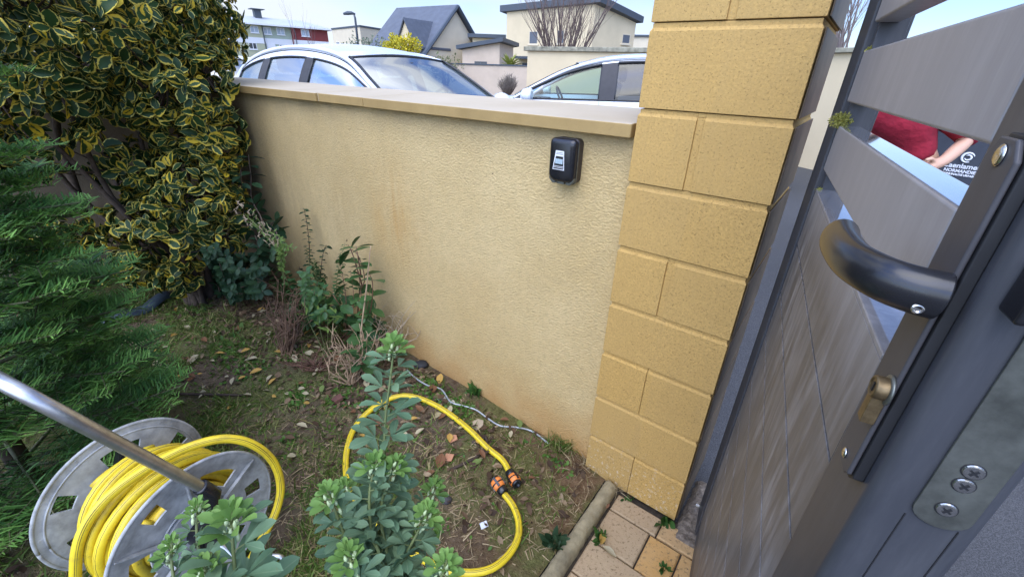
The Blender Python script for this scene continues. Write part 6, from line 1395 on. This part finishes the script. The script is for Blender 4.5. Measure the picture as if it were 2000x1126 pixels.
for i in range(11):
    for j in range(20):
        th = math.pi*.62*i/10; ph = 2*math.pi*j/20; front = max(0, -math.sin(ph)); th2 = th*(1-.45*front); hv.append((math.sin(th2)*math.cos(ph)*.088, math.sin(th2)*math.sin(ph)*.104-.008, 1.615+math.cos(th2)*.108+.004*math.sin(j*2.3)))
mbh.add(hv, [(i*20+j, i*20+(j+1) % 20, (i+1)*20+(j+1) % 20, (i+1)*20+j) for i in range(10) for j in range(20)]); mbh.v = [bend(p) for p in mbh.v]; ho = mbh.build('hair', M['hair'], per, local=True, smooth=True)
hs_ = ho.modifiers.new('s', 'SOLIDIFY'); hs_.thickness = .012
M['eye'] = simple('eye_white', (.7, .7, .68), .3)
for sg in (1, -1):
    mbh = MB(); mbh.lathe([(.0001, -.011), (.008, -.008), (.0115, 0), (.008, .008), (.0001, .011)], 12, T=lambda x, y, z: (sg*.030+x, -.092+z, 1.605+y)); mbh.v = [bend(p) for p in mbh.v]; ey = mbh.build('eye', M['eye'], per, local=True, smooth=True)
    mbh = MB(); mbh.lathe([(.005, .0), (.005, .002), (.0001, .002)], 10, T=lambda x, y, z: (sg*.030+x, -.1035-z, 1.605+y)); mbh.v = [bend(p) for p in mbh.v]; mbh.build('iris', M['hair'], ey, local=True)
    mbh = MB(); mbh.tube([(sg*.082, -.0, 1.625), (sg*.092, .008, 1.61), (sg*.088, .004, 1.58), (sg*.080, -.004, 1.572)], [.009, .012, .010, .006], 8); mbh.v = [bend(p) for p in mbh.v]; mbh.build('ear', M['skin'], per, local=True, smooth=True)
mbh = MB(); mbh.tube([(0, -.100, 1.608), (0, -.114, 1.585), (0, -.118, 1.572), (0, -.102, 1.566)], [.007, .010, .013, .009], 10); mbh.v = [bend(p) for p in mbh.v]; mbh.build('nose', M['skin'], per, local=True, smooth=True)
mbh = MB(); mbh.tube([(-.024, -.092, 1.540), (-.010, -.104, 1.542), (.010, -.104, 1.542), (.024, -.092, 1.540)], [.003, .006, .006, .003], 8); mbh.v = [bend(p) for p in mbh.v]; mbh.build('mouth', simple('lips', (.42, .16, .13), .5), per, local=True, smooth=True)
# wheelie bin
M['bin'] = simple('bin_grey', (.052, .060, .075), .45, var=.1, vs=20); M['print'] = simple('bin_print', (.75, .77, .80), .6, var=.02)
bp2 = at_dist(1868, 330, 4.05); bf = math.atan2(-bp2[1], -bp2[0])
bn = empty('wheelie_bin', (bp2[0], bp2[1], SZ), bf+R(90)+R(-4), 'dark grey wheelie bin with white lettering and a swirl emblem behind the person', 'bin')
mb = MB(); mb.hexa([(-.30, .02, .06), (.30, .02, .06), (.29, .62, .12), (-.29, .62, .12), (-.37, -.04, 1.10), (.37, -.04, 1.10), (.37, .76, 1.10), (-.37, .76, 1.10)]); by = mb.build('bin_body', M['bin'], bn, local=True, bevel=.03, seg=4)
mb = MB(); mb.hexa([(-.40, -.08, 1.105), (.40, -.08, 1.105), (.40, .80, 1.105), (-.40, .80, 1.105), (-.36, -.03, 1.17), (.36, -.03, 1.17), (.36, .74, 1.20), (-.36, .74, 1.20)]); mb.build('lid', M['bin'], bn, local=True, bevel=.02, seg=3)
mb = MB(); mb.tube([(-.3, .86, 1.08), (.3, .86, 1.08)], .017, 10); mb.build('grip_bar', M['bin'], bn, local=True)
for sg in (1, -1): mb = MB(); mb.lathe([(.06, -.02), (.10, -.02), (.10, .02), (.06, .02)], 20, T=lambda x, y, z: (sg*.30+z, .62+x, .10+y)); mb.build('wheel', M['tyre'], bn, local=True, smooth=False)
def text_obj(body, size, loc, parent, name='lettering', bold=.0, rx=90):
    cu = bpy.data.curves.new(name, 'FONT'); cu.body = body; cu.size = size; cu.align_x = 'CENTER'; cu.extrude = .0012; cu.offset = bold
    t_ = bpy.data.objects.new(name+'_tmp', cu); col.objects.link(t_); dg = bpy.context.evaluated_depsgraph_get(); me = bpy.data.meshes.new_from_object(t_.evaluated_get(dg)); bpy.data.objects.remove(t_)
    o = link_mesh(name, me, M['print'], parent); o.location = loc; o.rotation_euler = (R(rx), 0, 0); return o
tilt = 93.3
yf = lambda z: .02-.06*(z-.06)/1.04-.004
for tx, sz, zz_ in (('Caenlamer', .0405, .868), ('NORMANDIE', .0255, .841), ('COMMUNAUT\u00c9 URBAINE', .0155, .822)):
    text_obj(tx, sz, (.020, yf(zz_), zz_), bn, bold=.0010, rx=tilt)
mb = MB()
for (r0, a0, a1, th_) in ((.028, 20, 300, .0065), (.015, 200, 500, .0055)):
    mb.tube([(.030+r0*math.cos(R(a)), yf(.935)-.001, .935+r0*math.sin(R(a))) for a in np.linspace(a0, a1, 26)], [th_*(.35+.65*math.sin(math.pi*k/25)) for k in range(26)], 8, flat=1.)
mb.build('emblem', M['print'], bn, local=True, smooth=True)
